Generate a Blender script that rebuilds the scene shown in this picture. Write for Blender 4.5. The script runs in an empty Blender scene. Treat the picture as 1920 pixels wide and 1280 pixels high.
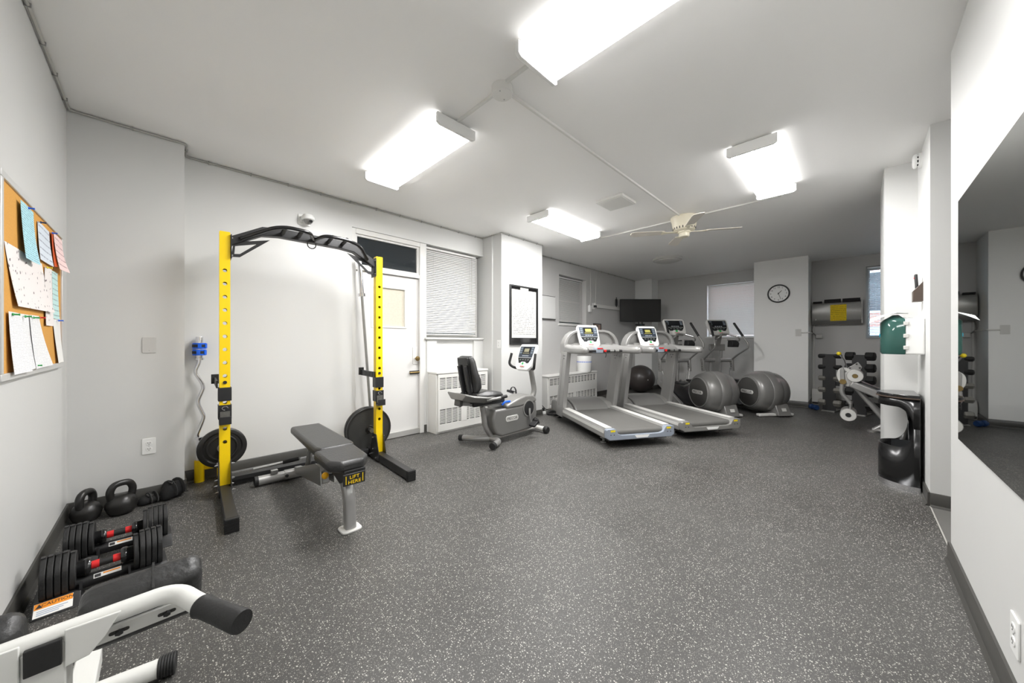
import bpy, bmesh, math, random
from mathutils import Vector, Matrix, Euler
random.seed(7)
SC = bpy.context.scene
COL = SC.collection
R = math.radians

# ------------------------------------------------------------------ camera, world, exposure
cd = bpy.data.cameras.new('camera')
cd.sensor_width = 36.0
cd.lens = 36.0 * 652.0 / 1920.0
cd.shift_y = (641.0 - 640.0) / 1920.0
cd.clip_start = 0.02
cam = bpy.data.objects.new('camera', cd)
COL.objects.link(cam)
cam.location = (0, 0, 1.2)
cam.rotation_euler = (R(90), 0, R(44.7 - 90))
SC.camera = cam

w = bpy.data.worlds.new('daylight')
SC.world = w
w.use_nodes = True
bg = w.node_tree.nodes['Background']
bg.inputs[0].default_value = (0.75, 0.87, 1.0, 1)
bg.inputs[1].default_value = 2.2

vs = SC.view_settings
vs.view_transform = 'Standard'
vs.look = 'None'
vs.gamma = 1.0
vs.use_curve_mapping = False
vs.exposure = 2.0
LAMP = 13.5

# ------------------------------------------------------------------ materials
def lin(c):
    return tuple(((v / 255.0) / 12.92 if v / 255.0 <= 0.04045 else ((v / 255.0 + 0.055) / 1.055) ** 2.4) for v in c)

MATS = {}
def mat(name, rgb, rough=0.5, metal=0.0, var=0.04, scale=6.0, bump=0.0, bscale=60.0, spec=0.5, coat=0.0, emit=0.0, trans=0.0, stretch=None, alpha=1.0):
    if name in MATS:
        return MATS[name]
    m = bpy.data.materials.new(name)
    m.use_nodes = True
    nt = m.node_tree
    N, L = nt.nodes, nt.links
    b = N['Principled BSDF']
    c = lin(rgb)
    tc = N.new('ShaderNodeTexCoord')
    src = tc.outputs['Object']
    if stretch:
        mp = N.new('ShaderNodeMapping')
        mp.inputs['Scale'].default_value = stretch
        L.new(src, mp.inputs[0])
        src = mp.outputs[0]
    if var > 0:
        nz = N.new('ShaderNodeTexNoise')
        nz.inputs['Scale'].default_value = scale
        nz.inputs['Detail'].default_value = 4
        L.new(src, nz.inputs['Vector'])
        mx = N.new('ShaderNodeMix')
        mx.data_type = 'RGBA'
        mx.inputs[6].default_value = tuple(max(0, v * (1 - var)) for v in c) + (1,)
        mx.inputs[7].default_value = tuple(min(1, v * (1 + var)) for v in c) + (1,)
        L.new(nz.outputs[0], mx.inputs[0])
        L.new(mx.outputs[2], b.inputs['Base Color'])
    else:
        b.inputs['Base Color'].default_value = c + (1,)
    b.inputs['Roughness'].default_value = rough
    b.inputs['Metallic'].default_value = metal
    b.inputs['Specular IOR Level'].default_value = spec
    if coat:
        b.inputs['Coat Weight'].default_value = coat
        b.inputs['Coat Roughness'].default_value = 0.1
    if trans:
        b.inputs['Transmission Weight'].default_value = trans
    if alpha < 1:
        b.inputs['Alpha'].default_value = alpha
    if emit:
        b.inputs['Emission Color'].default_value = c + (1,)
        b.inputs['Emission Strength'].default_value = emit
    if bump:
        bn = N.new('ShaderNodeTexNoise')
        bn.inputs['Scale'].default_value = bscale
        bn.inputs['Detail'].default_value = 3
        L.new(src, bn.inputs['Vector'])
        bp = N.new('ShaderNodeBump')
        bp.inputs['Strength'].default_value = bump
        bp.inputs['Distance'].default_value = 0.01
        L.new(bn.outputs[0], bp.inputs['Height'])
        L.new(bp.outputs[0], b.inputs['Normal'])
    MATS[name] = m
    return m

def ramp(N, pos_cols):
    r = N.new('ShaderNodeValToRGB')
    e = r.color_ramp.elements
    while len(e) < len(pos_cols):
        e.new(0.5)
    for i, (p, c) in enumerate(pos_cols):
        e[i].position = p
        e[i].color = c
    return r

def floor_material():
    m = bpy.data.materials.new('flecked_rubber')
    m.use_nodes = True
    nt = m.node_tree
    N, L = nt.nodes, nt.links
    b = N['Principled BSDF']
    tc = N.new('ShaderNodeTexCoord')
    big = N.new('ShaderNodeTexNoise'); big.inputs['Scale'].default_value = 1.3; big.inputs['Detail'].default_value = 6
    L.new(tc.outputs['Object'], big.inputs['Vector'])
    base = ramp(N, [(0.3, lin((62, 61, 59)) + (1,)), (0.7, lin((76, 75, 73)) + (1,))])
    L.new(big.outputs[0], base.inputs[0])
    fine = N.new('ShaderNodeTexNoise'); fine.inputs['Scale'].default_value = 160; fine.inputs['Detail'].default_value = 2
    L.new(tc.outputs['Object'], fine.inputs['Vector'])
    mul = N.new('ShaderNodeMix'); mul.data_type = 'RGBA'; mul.blend_type = 'MULTIPLY'; mul.inputs[0].default_value = 0.5
    fr = ramp(N, [(0.35, (0.55, 0.55, 0.55, 1)), (0.65, (1.2, 1.2, 1.2, 1))])
    L.new(fine.outputs[0], fr.inputs[0])
    L.new(base.outputs[0], mul.inputs[6]); L.new(fr.outputs[0], mul.inputs[7])
    col = mul.outputs[2]
    def flecks(scale, keep, size, rgb, prev, warp):
        wn = N.new('ShaderNodeTexNoise'); wn.inputs['Scale'].default_value = scale * 1.6; wn.inputs['Detail'].default_value = 1
        L.new(tc.outputs['Object'], wn.inputs['Vector'])
        ad = N.new('ShaderNodeVectorMath'); ad.operation = 'MULTIPLY_ADD'
        ad.inputs[1].default_value = (warp / scale,) * 3
        L.new(wn.outputs[1], ad.inputs[0]); L.new(tc.outputs['Object'], ad.inputs[2])
        vo = N.new('ShaderNodeTexVoronoi'); vo.inputs['Scale'].default_value = scale
        vo.voronoi_dimensions = '2D'
        L.new(ad.outputs[0], vo.inputs['Vector'])
        lt = N.new('ShaderNodeMath'); lt.operation = 'LESS_THAN'; lt.inputs[1].default_value = size
        L.new(vo.outputs['Distance'], lt.inputs[0])
        sp = N.new('ShaderNodeSeparateColor'); L.new(vo.outputs['Color'], sp.inputs[0])
        l2 = N.new('ShaderNodeMath'); l2.operation = 'LESS_THAN'; l2.inputs[1].default_value = keep
        L.new(sp.outputs[0], l2.inputs[0])
        an = N.new('ShaderNodeMath'); an.operation = 'MULTIPLY'
        L.new(lt.outputs[0], an.inputs[0]); L.new(l2.outputs[0], an.inputs[1])
        mx = N.new('ShaderNodeMix'); mx.data_type = 'RGBA'
        L.new(an.outputs[0], mx.inputs[0]); L.new(prev, mx.inputs[6]); mx.inputs[7].default_value = lin(rgb) + (1,)
        return mx.outputs[2]
    col = flecks(120, 0.20, 0.24, (190, 187, 180), col, 1.0)
    col = flecks(210, 0.30, 0.26, (140, 138, 132), col, 1.0)
    L.new(col, b.inputs['Base Color'])
    ro = ramp(N, [(0.3, (0.42, 0.42, 0.42, 1)), (0.7, (0.56, 0.56, 0.56, 1))])
    L.new(big.outputs[0], ro.inputs[0]); L.new(ro.outputs[0], b.inputs['Roughness'])
    b.inputs['Specular IOR Level'].default_value = 0.45
    bp = N.new('ShaderNodeBump'); bp.inputs['Strength'].default_value = 0.25; bp.inputs['Distance'].default_value = 0.002
    L.new(fine.outputs[0], bp.inputs['Height']); L.new(bp.outputs[0], b.inputs['Normal'])
    return m

M_FLOOR = floor_material()
M_WALL = mat('white_wall_paint', (217, 217, 215), 0.42, var=0.012, scale=1.5, bump=0.06, bscale=14)
M_PIL = mat('pillar_paint_lightened', (238, 238, 236), 0.42, var=0.012, scale=1.5, bump=0.06, bscale=14)  # far pillar paint made lighter to offset the dim light there
M_SOFT = mat('white_wall_paint_darkened', (208, 208, 206), 0.42, var=0.012, scale=1.5, bump=0.06, bscale=14)  # white wall paint darkened to carry shading and hold back lamp glare
M_GREY = mat('grey_wall_paint', (199, 198, 196), 0.45, var=0.015, scale=1.5, bump=0.06, bscale=14)
M_CEIL = mat('ceiling_paint', (246, 245, 243), 0.6, var=0.012, scale=1.2, bump=0.05, bscale=10)
M_BASE = mat('vinyl_cove_base', (66, 65, 62), 0.4, var=0.08, scale=5)
M_TRIM = mat('white_gloss_trim', (222, 221, 218), 0.35, var=0.015, scale=4, bump=0.03, bscale=20)
M_DOOR = mat('white_door_paint', (222, 221, 219), 0.4, var=0.012, scale=3, bump=0.04, bscale=16)
M_YEL = mat('yellow_powder_coat', (255, 214, 0), 0.38, var=0.02, scale=8)
M_BLK = mat('black_powder_coat', (34, 34, 35), 0.45, var=0.1, scale=20, bump=0.05, bscale=200)
M_BLKGLOSS = mat('black_gloss_enamel', (22, 22, 23), 0.18, var=0.05, scale=6, coat=0.4)
M_RUB = mat('black_rubber', (30, 30, 30), 0.6, var=0.12, scale=30, bump=0.1, bscale=120)
M_IRON = mat('cast_iron_enamel', (36, 35, 34), 0.32, var=0.12, scale=14, bump=0.12, bscale=40)
M_CHR = mat('polished_chrome', (225, 225, 228), 0.14, 1.0, var=0.02)
M_STEEL = mat('brushed_steel', (175, 175, 173), 0.34, 0.9, var=0.06, scale=30, stretch=(1, 1, 8))
M_SIL = mat('silver_paint', (160, 159, 157), 0.32, 0.4, var=0.03, scale=10)
M_SILD = mat('satin_grey_paint', (146, 145, 142), 0.36, 0.35, var=0.04, scale=8)
M_SHELL = mat('grey_shell_plastic', (128, 127, 125), 0.33, 0.3, var=0.04, scale=5)
M_SHELLD = mat('dark_shell_plastic', (74, 73, 71), 0.4, 0.1, var=0.05, scale=6)
M_LGT = mat('light_grey_plastic', (205, 204, 200), 0.4, var=0.02)
M_WPL = mat('white_plastic', (235, 235, 233), 0.3, var=0.015)
M_VIN = mat('black_vinyl', (50, 50, 50), 0.36, var=0.12, scale=9, bump=0.18, bscale=90)
M_VINW = mat('worn_black_vinyl', (46, 46, 46), 0.42, var=0.35, scale=26, bump=0.25, bscale=70)
M_BELT = mat('treadmill_belt', (94, 93, 90), 0.62, var=0.12, scale=5, bump=0.1, bscale=220)
M_SCR = mat('slate_console_panel', (58, 66, 76), 0.28, var=0.06, scale=30)
M_SCRD = mat('dark_console_panel', (24, 27, 31), 0.2, var=0.1, scale=30)
M_LCD = mat('lcd_olive', (176, 170, 92), 0.3, var=0.06, scale=60)
M_LCDG = mat('lcd_grey', (150, 146, 122), 0.3, var=0.06, scale=60)
M_GRN = mat('green_button', (60, 170, 90), 0.4)
M_RED = mat('red_plastic', (214, 32, 34), 0.42)
M_ORG = mat('orange_print', (245, 150, 30), 0.5)
M_BLUE = mat('blue_plastic', (16, 98, 226), 0.38)
M_NAVY = mat('blue_neoprene', (24, 60, 110), 0.55, bump=0.1)
M_CREAM = mat('cream_enamel', (226, 219, 198), 0.35)
M_BEIGE = mat('beige_patterned_board', (206, 200, 184), 0.6, var=0.12, scale=45)
M_GLASSD = mat('dark_transom_glass', (26, 33, 38), 0.06, var=0.15, scale=3, spec=0.8)
M_GALV = mat('white_painted_machine_steel', (222, 222, 218), 0.3, var=0.03, scale=14)
M_TV = mat('television_screen', (54, 54, 53), 0.25, var=0.02)
M_CORK = mat('cork_sheet', (216, 158, 74), 0.85, var=0.14, scale=160, bump=0.2, bscale=300)
M_ALU = mat('aluminium_frame', (208, 208, 206), 0.35, 0.25)
M_PAPER = mat('white_paper', (236, 235, 232), 0.7, var=0.015)
M_INK = mat('grey_print', (150, 150, 152), 0.7)
M_INKD = mat('black_print', (44, 44, 46), 0.6)
M_BAND = mat('brown_laminate', (74, 62, 54), 0.4, var=0.15, scale=12, stretch=(1, 1, 6))
M_FAB = mat('black_nylon_webbing', (30, 30, 31), 0.85, var=0.25, scale=60, bump=0.3, bscale=250)
M_BALL = mat('charcoal_anti_burst_vinyl', (66, 61, 59), 0.34, var=0.04, scale=4)
M_WPW = mat('blue_grey_casting', (150, 158, 170), 0.38, 0.2, var=0.04)
M_YST = mat('yellow_sticker', (230, 206, 30), 0.5)
M_LIME = mat('lime_rubber', (196, 214, 30), 0.5)
M_BRASS = mat('aged_brass', (150, 128, 84), 0.3, 0.9)
M_PIPE = mat('painted_raceway', (224, 223, 219), 0.45, var=0.01)
M_HEAT = mat('white_radiator_enamel', (224, 223, 219), 0.36, var=0.015, scale=5)
M_VOID = mat('dark_grille_interior', (58, 57, 55), 0.8)
M_BLIND = mat('white_blind_slat', (218, 217, 215), 0.45, var=0.01)
M_BLINDB = mat('blue_white_blind_slat', (214, 224, 228), 0.45, var=0.01)  # slats of the open blind, bluer than the white ones

def emissive(name, rgb, s):
    m = bpy.data.materials.new(name)
    m.use_nodes = True
    nt = m.node_tree
    nt.nodes.remove(nt.nodes['Principled BSDF'])
    e = nt.nodes.new('ShaderNodeEmission')
    e.inputs[0].default_value = lin(rgb) + (1,)
    e.inputs[1].default_value = s
    nt.links.new(e.outputs[0], nt.nodes['Material Output'].inputs[0])
    return m

def mirror_material():
    m = bpy.data.materials.new('mirror_silver')
    m.use_nodes = True
    b = m.node_tree.nodes['Principled BSDF']
    b.inputs['Base Color'].default_value = (0.62, 0.64, 0.63, 1)
    b.inputs['Metallic'].default_value = 1.0
    b.inputs['Roughness'].default_value = 0.015
    return m
M_MIRROR = mirror_material()

def glass_material(name, rgb, rough=0.02, thin=0.85):
    m = bpy.data.materials.new(name)
    m.use_nodes = True
    nt = m.node_tree
    N, L = nt.nodes, nt.links
    b = N['Principled BSDF']
    b.inputs['Base Color'].default_value = lin(rgb) + (1,)
    b.inputs['Roughness'].default_value = 0.08
    tr = N.new('ShaderNodeBsdfTransparent')
    tr.inputs[0].default_value = lin(rgb) + (1,)
    mx = N.new('ShaderNodeMixShader')
    mx.inputs[0].default_value = thin
    L.new(b.outputs[0], mx.inputs[1]); L.new(tr.outputs[0], mx.inputs[2])
    L.new(mx.outputs[0], N['Material Output'].inputs[0])
    return m
M_PANE = glass_material('clear_window_pane', (236, 242, 244), thin=0.93)
M_GREENT = glass_material('smoky_green_plastic', (70, 112, 104), thin=0.45)

def brick_material():
    m = bpy.data.materials.new('red_brick')
    m.use_nodes = True
    nt = m.node_tree
    N, L = nt.nodes, nt.links
    b = N['Principled BSDF']
    tc = N.new('ShaderNodeTexCoord')
    mp = N.new('ShaderNodeMapping')
    mp.inputs['Rotation'].default_value = (0, R(90), 0)
    sep = N.new('ShaderNodeSeparateXYZ'); cmb = N.new('ShaderNodeCombineXYZ')
    L.new(tc.outputs['Object'], sep.inputs[0])
    L.new(sep.outputs[1], cmb.inputs[0]); L.new(sep.outputs[2], cmb.inputs[1])
    br = N.new('ShaderNodeTexBrick')
    br.inputs['Scale'].default_value = 4.0
    br.inputs['Color1'].default_value = lin((196, 120, 104)) + (1,)
    br.inputs['Color2'].default_value = lin((214, 140, 122)) + (1,)
    br.inputs['Mortar'].default_value = lin((212, 204, 198)) + (1,)
    L.new(cmb.outputs[0], br.inputs[0])
    L.new(br.outputs[0], b.inputs['Base Color'])
    b.inputs['Roughness'].default_value = 0.9
    return m
M_BRICK = brick_material()

# ------------------------------------------------------------------ geometry helpers
class G:
    def __init__(s, M=None):
        s.v, s.f = [], []
        s.M = M if M is not None else Matrix()
    def add(s, vs, fs):
        o = len(s.v)
        s.v += [tuple(s.M @ Vector(p)) for p in vs]
        s.f += [tuple(i + o for i in f) for f in fs]
        return s
    def box(s, x0, x1, y0, y1, z0, z1):
        v = [(x, y, z) for x in (x0, x1) for y in (y0, y1) for z in (z0, z1)]
        return s.add(v, [(0, 1, 3, 2), (4, 6, 7, 5), (0, 4, 5, 1), (2, 3, 7, 6), (0, 2, 6, 4), (1, 5, 7, 3)])
    def obox(s, c, size, rot=(0, 0, 0)):
        m = Matrix.Translation(c) @ Euler([R(a) for a in rot]).to_matrix().to_4x4()
        a, b, d = (q / 2 for q in size)
        v = [tuple(m @ Vector((x, y, z))) for x in (-a, a) for y in (-b, b) for z in (-d, d)]
        return s.add(v, [(0, 1, 3, 2), (4, 6, 7, 5), (0, 4, 5, 1), (2, 3, 7, 6), (0, 2, 6, 4), (1, 5, 7, 3)])
    def prism(s, poly, ax, a, b):
        def p3(p, t):
            return (t, p[0], p[1]) if ax == 'x' else ((p[0], t, p[1]) if ax == 'y' else (p[0], p[1], t))
        n = len(poly)
        v = [p3(p, a) for p in poly] + [p3(p, b) for p in poly]
        return s.add(v, [tuple(range(n)), tuple(range(2 * n - 1, n - 1, -1))] + [(i, (i + 1) % n, n + (i + 1) % n, n + i) for i in range(n)])
    def ring(s, outer, inner, ax, a, b):
        def p3(p, t):
            return (t, p[0], p[1]) if ax == 'x' else ((p[0], t, p[1]) if ax == 'y' else (p[0], p[1], t))
        n = len(outer)
        v = [p3(p, a) for p in outer] + [p3(p, a) for p in inner] + [p3(p, b) for p in outer] + [p3(p, b) for p in inner]
        f = []
        for i in range(n):
            j = (i + 1) % n
            f += [(i, j, n + j, n + i), (2 * n + i, 3 * n + i, 3 * n + j, 2 * n + j), (i, 2 * n + i, 2 * n + j, j), (n + i, n + j, 3 * n + j, 3 * n + i)]
        return s.add(v, f)
    def loft(s, rings, cap=True, closed=False):
        n = len(rings[0])
        v = [p for r in rings for p in r]
        f = []
        m = len(rings)
        for k in range(m if closed else m - 1):
            for i in range(n):
                j = (i + 1) % n
                k2 = (k + 1) % m
                f.append((k * n + i, k * n + j, k2 * n + j, k2 * n + i))
        if cap and not closed:
            f += [tuple(range(n - 1, -1, -1)), tuple((m - 1) * n + i for i in range(n))]
        return s.add(v, f)
    def tube(s, pts, r, n=10, closed=False, cap=True, flat=1.0):
        P = [Vector(p) for p in pts]
        m = len(P)
        rr = r if isinstance(r, (list, tuple)) else [r] * m
        T = []
        for i in range(m):
            if closed:
                t = P[(i + 1) % m] - P[i - 1]
            else:
                t = P[min(i + 1, m - 1)] - P[max(i - 1, 0)]
            T.append(t.normalized())
        up = Vector((0, 0, 1)) if abs(T[0].z) < 0.9 else Vector((1, 0, 0))
        nrm = (up - T[0] * up.dot(T[0])).normalized()
        rings = []
        for i in range(m):
            if i:
                nrm = (nrm - T[i] * nrm.dot(T[i]))
                nrm.normalize()
            bi = T[i].cross(nrm)
            rings.append([tuple(P[i] + nrm * (rr[i] * math.cos(2 * math.pi * k / n)) + bi * (rr[i] * flat * math.sin(2 * math.pi * k / n))) for k in range(n)])
        return s.loft(rings, cap, closed)
    def cyl(s, p0, p1, r0, r1=None, n=16):
        return s.tube([p0, p1], [r0, r0 if r1 is None else r1], n)
    def lathe(s, prof, n=24, c=(0, 0, 0), ax='z'):
        rings = []
        for r, t in prof:
            ring = []
            for k in range(n):
                a = 2 * math.pi * k / n
                p, q = r * math.cos(a), r * math.sin(a)
                ring.append((c[0] + t, c[1] + p, c[2] + q) if ax == 'x' else ((c[0] + p, c[1] + t, c[2] + q) if ax == 'y' else (c[0] + p, c[1] + q, c[2] + t)))
            rings.append(ring)
        return s.loft(rings)
    def ball(s, c, r, n=20, m=12):
        rx, ry, rz = r if isinstance(r, (list, tuple)) else (r, r, r)
        rings = []
        for i in range(1, m):
            t = math.pi * i / m
            rings.append([(c[0] + rx * math.sin(t) * math.cos(2 * math.pi * k / n), c[1] + ry * math.sin(t) * math.sin(2 * math.pi * k / n), c[2] - rz * math.cos(t)) for k in range(n)])
        return s.loft(rings)
    def sheet(s, grid, th=None, nrm=(0, 0, 1)):
        a, b = len(grid), len(grid[0])
        v = [p for row in grid for p in row]
        f = [(i * b + j, i * b + j + 1, (i + 1) * b + j + 1, (i + 1) * b + j) for i in range(a - 1) for j in range(b - 1)]
        if th:
            k = len(v)
            v2 = [tuple(Vector(p) - Vector(nrm) * th) for p in v]
            f2 = [tuple(q + k for q in reversed(x)) for x in f]
            edge = [i for i in range(b)] + [i * b + b - 1 for i in range(1, a)] + [(a - 1) * b + j for j in range(b - 2, -1, -1)] + [i * b for i in range(a - 2, 0, -1)]
            f3 = [(edge[i], edge[i - 1], edge[i - 1] + k, edge[i] + k) for i in range(len(edge))]
            return s.add(v + v2, f + f2 + f3)
        return s.add(v, f)

def rrect(w, h, r, n=4, cx=0, cy=0):
    pts = []
    for (sx, sy, a0) in ((1, -1, -90), (1, 1, 0), (-1, 1, 90), (-1, -1, 180)):
        for k in range(n + 1):
            a = R(a0 + 90 * k / n)
            pts.append((cx + sx * (w / 2 - r) + r * math.cos(a), cy + sy * (h / 2 - r) + r * math.sin(a)))
    return pts
def circ(r, n=24, cx=0, cy=0, ph=0):
    return [(cx + r * math.cos(2 * math.pi * k / n + ph), cy + r * math.sin(2 * math.pi * k / n + ph)) for k in range(n)]
def fil(pts, r, n=5):
    P = [Vector(p) for p in pts]
    out = [tuple(P[0])]
    for i in range(1, len(P) - 1):
        a, b = (P[i - 1] - P[i]), (P[i + 1] - P[i])
        d = min(r, a.length * 0.48, b.length * 0.48)
        p0, p2 = P[i] + a.normalized() * d, P[i] + b.normalized() * d
        for k in range(n + 1):
            t = k / n
            out.append(tuple(p0 * (1 - t) ** 2 + P[i] * 2 * t * (1 - t) + p2 * t * t))
    out.append(tuple(P[-1]))
    return out

def mesh_of(name, g, m, sharp=38):
    me = bpy.data.meshes.new(name)
    me.from_pydata(g.v, [], g.f)
    bm = bmesh.new(); bm.from_mesh(me)
    bmesh.ops.recalc_face_normals(bm, faces=bm.faces)
    bm.to_mesh(me); bm.free()
    me.polygons.foreach_set('use_smooth', [True] * len(me.polygons))
    me.set_sharp_from_angle(angle=R(sharp))
    me.materials.append(m)
    return me
def mk(name, g, m, parent=None, bevel=0.0, seg=2, sharp=38, label=None):
    o = bpy.data.objects.new(name, mesh_of(name, g, m, sharp))
    COL.objects.link(o)
    if parent is not None:
        o.parent = parent
    if bevel:
        b = o.modifiers.new('bevel', 'BEVEL')
        b.width = bevel; b.segments = seg; b.limit_method = 'ANGLE'; b.angle_limit = R(30)
        b.harden_normals = False
    if label:
        o['label'] = label
    return o
def tag(o, label, cat, group=None):
    o['label'] = label; o['category'] = cat
    if group:
        o['group'] = group
    return o
def thing(name, label, cat, loc=(0, 0, 0), rz=0.0, group=None):
    o = bpy.data.objects.new(name, None)
    COL.objects.link(o)
    o.empty_display_size = 0.1
    o.location = loc
    o.rotation_euler = (0, 0, R(rz))
    return tag(o, label, cat, group)
def struct(name, g, m, parent=None, bevel=0.0):
    o = mk(name, g, m, parent, bevel)
    if parent is None:
        o['kind'] = 'structure'
    return o
def share(name, me, parent, loc=(0, 0, 0), rot=(0, 0, 0)):
    o = bpy.data.objects.new(name, me)
    COL.objects.link(o)
    o.parent = parent
    o.location = loc
    o.rotation_euler = tuple(R(a) for a in rot)
    return o
def dup(root, loc, rz=None, label=None):
    r = root.copy(); COL.objects.link(r); r.location = loc
    if rz is not None:
        r.rotation_euler = (0, 0, R(rz))
    if label:
        r['label'] = label
    for ch in list(root.children):
        c = ch.copy(); COL.objects.link(c); c.parent = r
        for gch in list(ch.children):
            d = gch.copy(); COL.objects.link(d); d.parent = c
    return r
def text(name, body, size, m, parent, loc, rot=(90, 0, 0), th=0.0006, sx=1.0, shear=0.0):
    cu = bpy.data.curves.new('lettering', 'FONT')
    cu.body = body; cu.size = size; cu.align_x = 'CENTER'; cu.align_y = 'CENTER'
    cu.extrude = th; cu.resolution_u = 2; cu.shear = shear
    tmp = bpy.data.objects.new('tmp_text', cu)
    me = bpy.data.meshes.new_from_object(tmp)
    bpy.data.objects.remove(tmp)
    bpy.data.curves.remove(cu)
    for v in me.vertices:
        v.co.x *= sx
    me.materials.clear(); me.materials.append(m)
    o = bpy.data.objects.new(name, me)
    COL.objects.link(o)
    o.parent = parent
    o.location = loc
    o.rotation_euler = tuple(R(a) for a in rot) if not isinstance(rot, Euler) else rot
    return o
# ------------------------------------------------------------------ the room
CH = 2.79
struct('floor', G().box(-0.6, 9.3, -0.385, 4.4, -0.12, 0), M_FLOOR)
M_FLOOR2 = mat('plain_grey_vinyl_floor', (96, 95, 92), 0.45, var=0.05, scale=6)
struct('floor_alcove', G().box(-0.6, 9.3, -1.5, -0.387, -0.12, 0), M_FLOOR2)
struct('trim_1', G().box(3.06, 3.97, -0.389, -0.382, -0.005, 0.0015), mat('pale_seam_strip', (170, 168, 162), 0.5))
struct('ceiling', G().box(-0.6, 9.3, -1.5, 4.4, CH, CH + 0.12), M_CEIL)
struct('wall_left', G().box(-0.6, -0.45, -1.5, 4.4, 0, CH), M_SOFT)
struct('wall_back_pilaster', G().box(-0.45, 0.135, 3.82, 4.4, 0, CH), M_SOFT)
g = G().box(0.135, 1.53, 4.07, 4.4, 0, CH).box(1.53, 3.48, 4.07, 4.4, 2.51, CH).box(1.53, 3.48, 4.24, 4.4, 0, 2.51)
g.box(2.465, 2.50, 4.085, 4.24, 0, 2.51)
struct('wall_back', g, M_WALL)
struct('wall_back_column', G().box(3.48, 4.40, 3.66, 4.4, 0, CH), M_SOFT)
# back wall beyond the column, with a window recess
x0, x1, z0, z1 = 5.43, 6.38, 1.55, 2.515
g = G().box(4.40, x0, 4.09, 4.4, 0, CH).box(x1, 9.3, 4.09, 4.4, 0, CH).box(x0, x1, 4.09, 4.4, 0, z0).box(x0, x1, 4.09, 4.4, z1, CH).box(x0, x1, 4.25, 4.4, z0, z1)
struct('wall_back_far', g, M_GREY)
# far wall with two window openings
FX = 9.06
wa = (1.40, 2.50, 1.315, 2.525)
wb = (-0.86, -0.145, 1.285, 2.555)
ys = [-1.5, wb[0], wb[1], wa[0], wa[1], 4.4]
g = G()
for a, b in ((0, 1), (2, 3), (4, 5)):
    g.box(FX, 9.3, ys[a], ys[b], 0, CH)
for wq in (wa, wb):
    g.box(FX, 9.3, wq[0], wq[1], 0, wq[2]).box(FX, 9.3, wq[0], wq[1], wq[3], CH)
struct('wall_far', g, M_GREY)
struct('wall_far_pillar', G().box(8.36, 9.2, 0.625, 1.455, 0, CH), M_PIL)
struct('wall_far_corner', G().box(8.68, 9.2, 3.645, 4.2, 0, CH), M_PIL)
struct('wall_right', G().box(-0.6, 3.055, -1.5, -0.37, 0, CH), M_SOFT, bevel=0.004)
struct('wall_right_pillar', G().box(3.96, 4.70, -1.5, -0.385, 0, CH), M_SOFT)
struct('wall_right_block', G().box(4.66, 5.35, -1.5, -0.183, 0, CH), M_SOFT)
struct('wall_right_end', G().box(2.9, 9.3, -1.6, -1.4, 0, CH), M_GREY)
# corner bead beside the column
struct('trim_2', G().cyl((3.474, 3.85, 0.1), (3.474, 3.85, CH), 0.012, n=8), M_WALL)

def base(name, pts, h=0.1, side=1):
    g = G()
    prof = [(0, 0), (0.024, 0), (0.022, 0.006), (0.013, 0.016), (0.012, h - 0.004), (0.009, h), (0, h)]
    for a, b in zip(pts[:-1], pts[1:]):
        A, B = Vector(a + (0,)), Vector(b + (0,))
        d = (B - A).normalized()
        n = Vector((-d.y, d.x, 0)) * side
        ra = [tuple(A + n * p[0] + Vector((0, 0, p[1]))) for p in prof]
        rb = [tuple(B + n * p[0] + Vector((0, 0, p[1]))) for p in prof]
        g.loft([ra, rb])
    return struct(name, g, M_BASE)
base('baseboard_left', [(-0.45, -0.36), (-0.45, 3.82)], side=-1)
base('baseboard_back_pilaster', [(-0.45, 3.82), (0.135, 3.82), (0.135, 4.07)], side=-1)
base('baseboard_back', [(0.135, 4.07), (1.53, 4.07)], side=-1)
base('baseboard_back_window', [(2.465, 4.085), (2.50, 4.085)], side=-1)
base('baseboard_back_column', [(3.48, 4.07), (3.48, 3.66), (4.40, 3.66), (4.40, 4.09)], side=-1)
base('baseboard_back_far', [(4.40, 4.09), (8.68, 4.09), (8.68, 3.645), (9.06, 3.645)], side=-1)
base('baseboard_far', [(9.06, 3.645), (9.06, 1.455)], side=-1)
base('baseboard_far_pillar', [(9.06, 1.455), (8.36, 1.455), (8.36, 0.625), (9.06, 0.625)], side=-1)
base('baseboard_far_end', [(9.06, 0.6), (9.06, -1.38)], side=-1)
base('baseboard_right', [(0.2, -0.37), (3.055, -0.37), (3.055, -1.3)], side=1)
base('baseboard_right_pillar', [(3.96, -1.3), (3.96, -0.385), (4.66, -0.385), (4.66, -0.183), (5.35, -0.183), (5.35, -1.3)], side=1)

# ------------------------------------------------------------------ door with transom
door = bpy.data.objects.new('door_1', None); COL.objects.link(door); door['kind'] = 'structure'
door.location = (0, 0, 0)
g = G().box(1.531, 1.575, 4.078, 4.235, 0, 2.508).box(2.40, 2.464, 4.078, 4.235, 0, 2.508).box(1.575, 2.40, 4.078, 4.235, 2.45, 2.508).box(1.575, 2.40, 4.085, 4.2, 2.035, 2.08)
mk('door_frame', g, M_TRIM, door, 0.004)
g = G().ring([(1.575, 2.08), (2.40, 2.08), (2.40, 2.45), (1.575, 2.45)], [(1.60, 2.105), (2.372, 2.105), (2.372, 2.425), (1.60, 2.425)], 'y', 4.10, 4.15)
mk('transom_frame', g, M_TRIM, door, 0.003)
mk('transom_pane', G().box(1.60, 2.372, 4.125, 4.13, 2.105, 2.425), M_GLASSD, door, label='dark glass transom pane')
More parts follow.
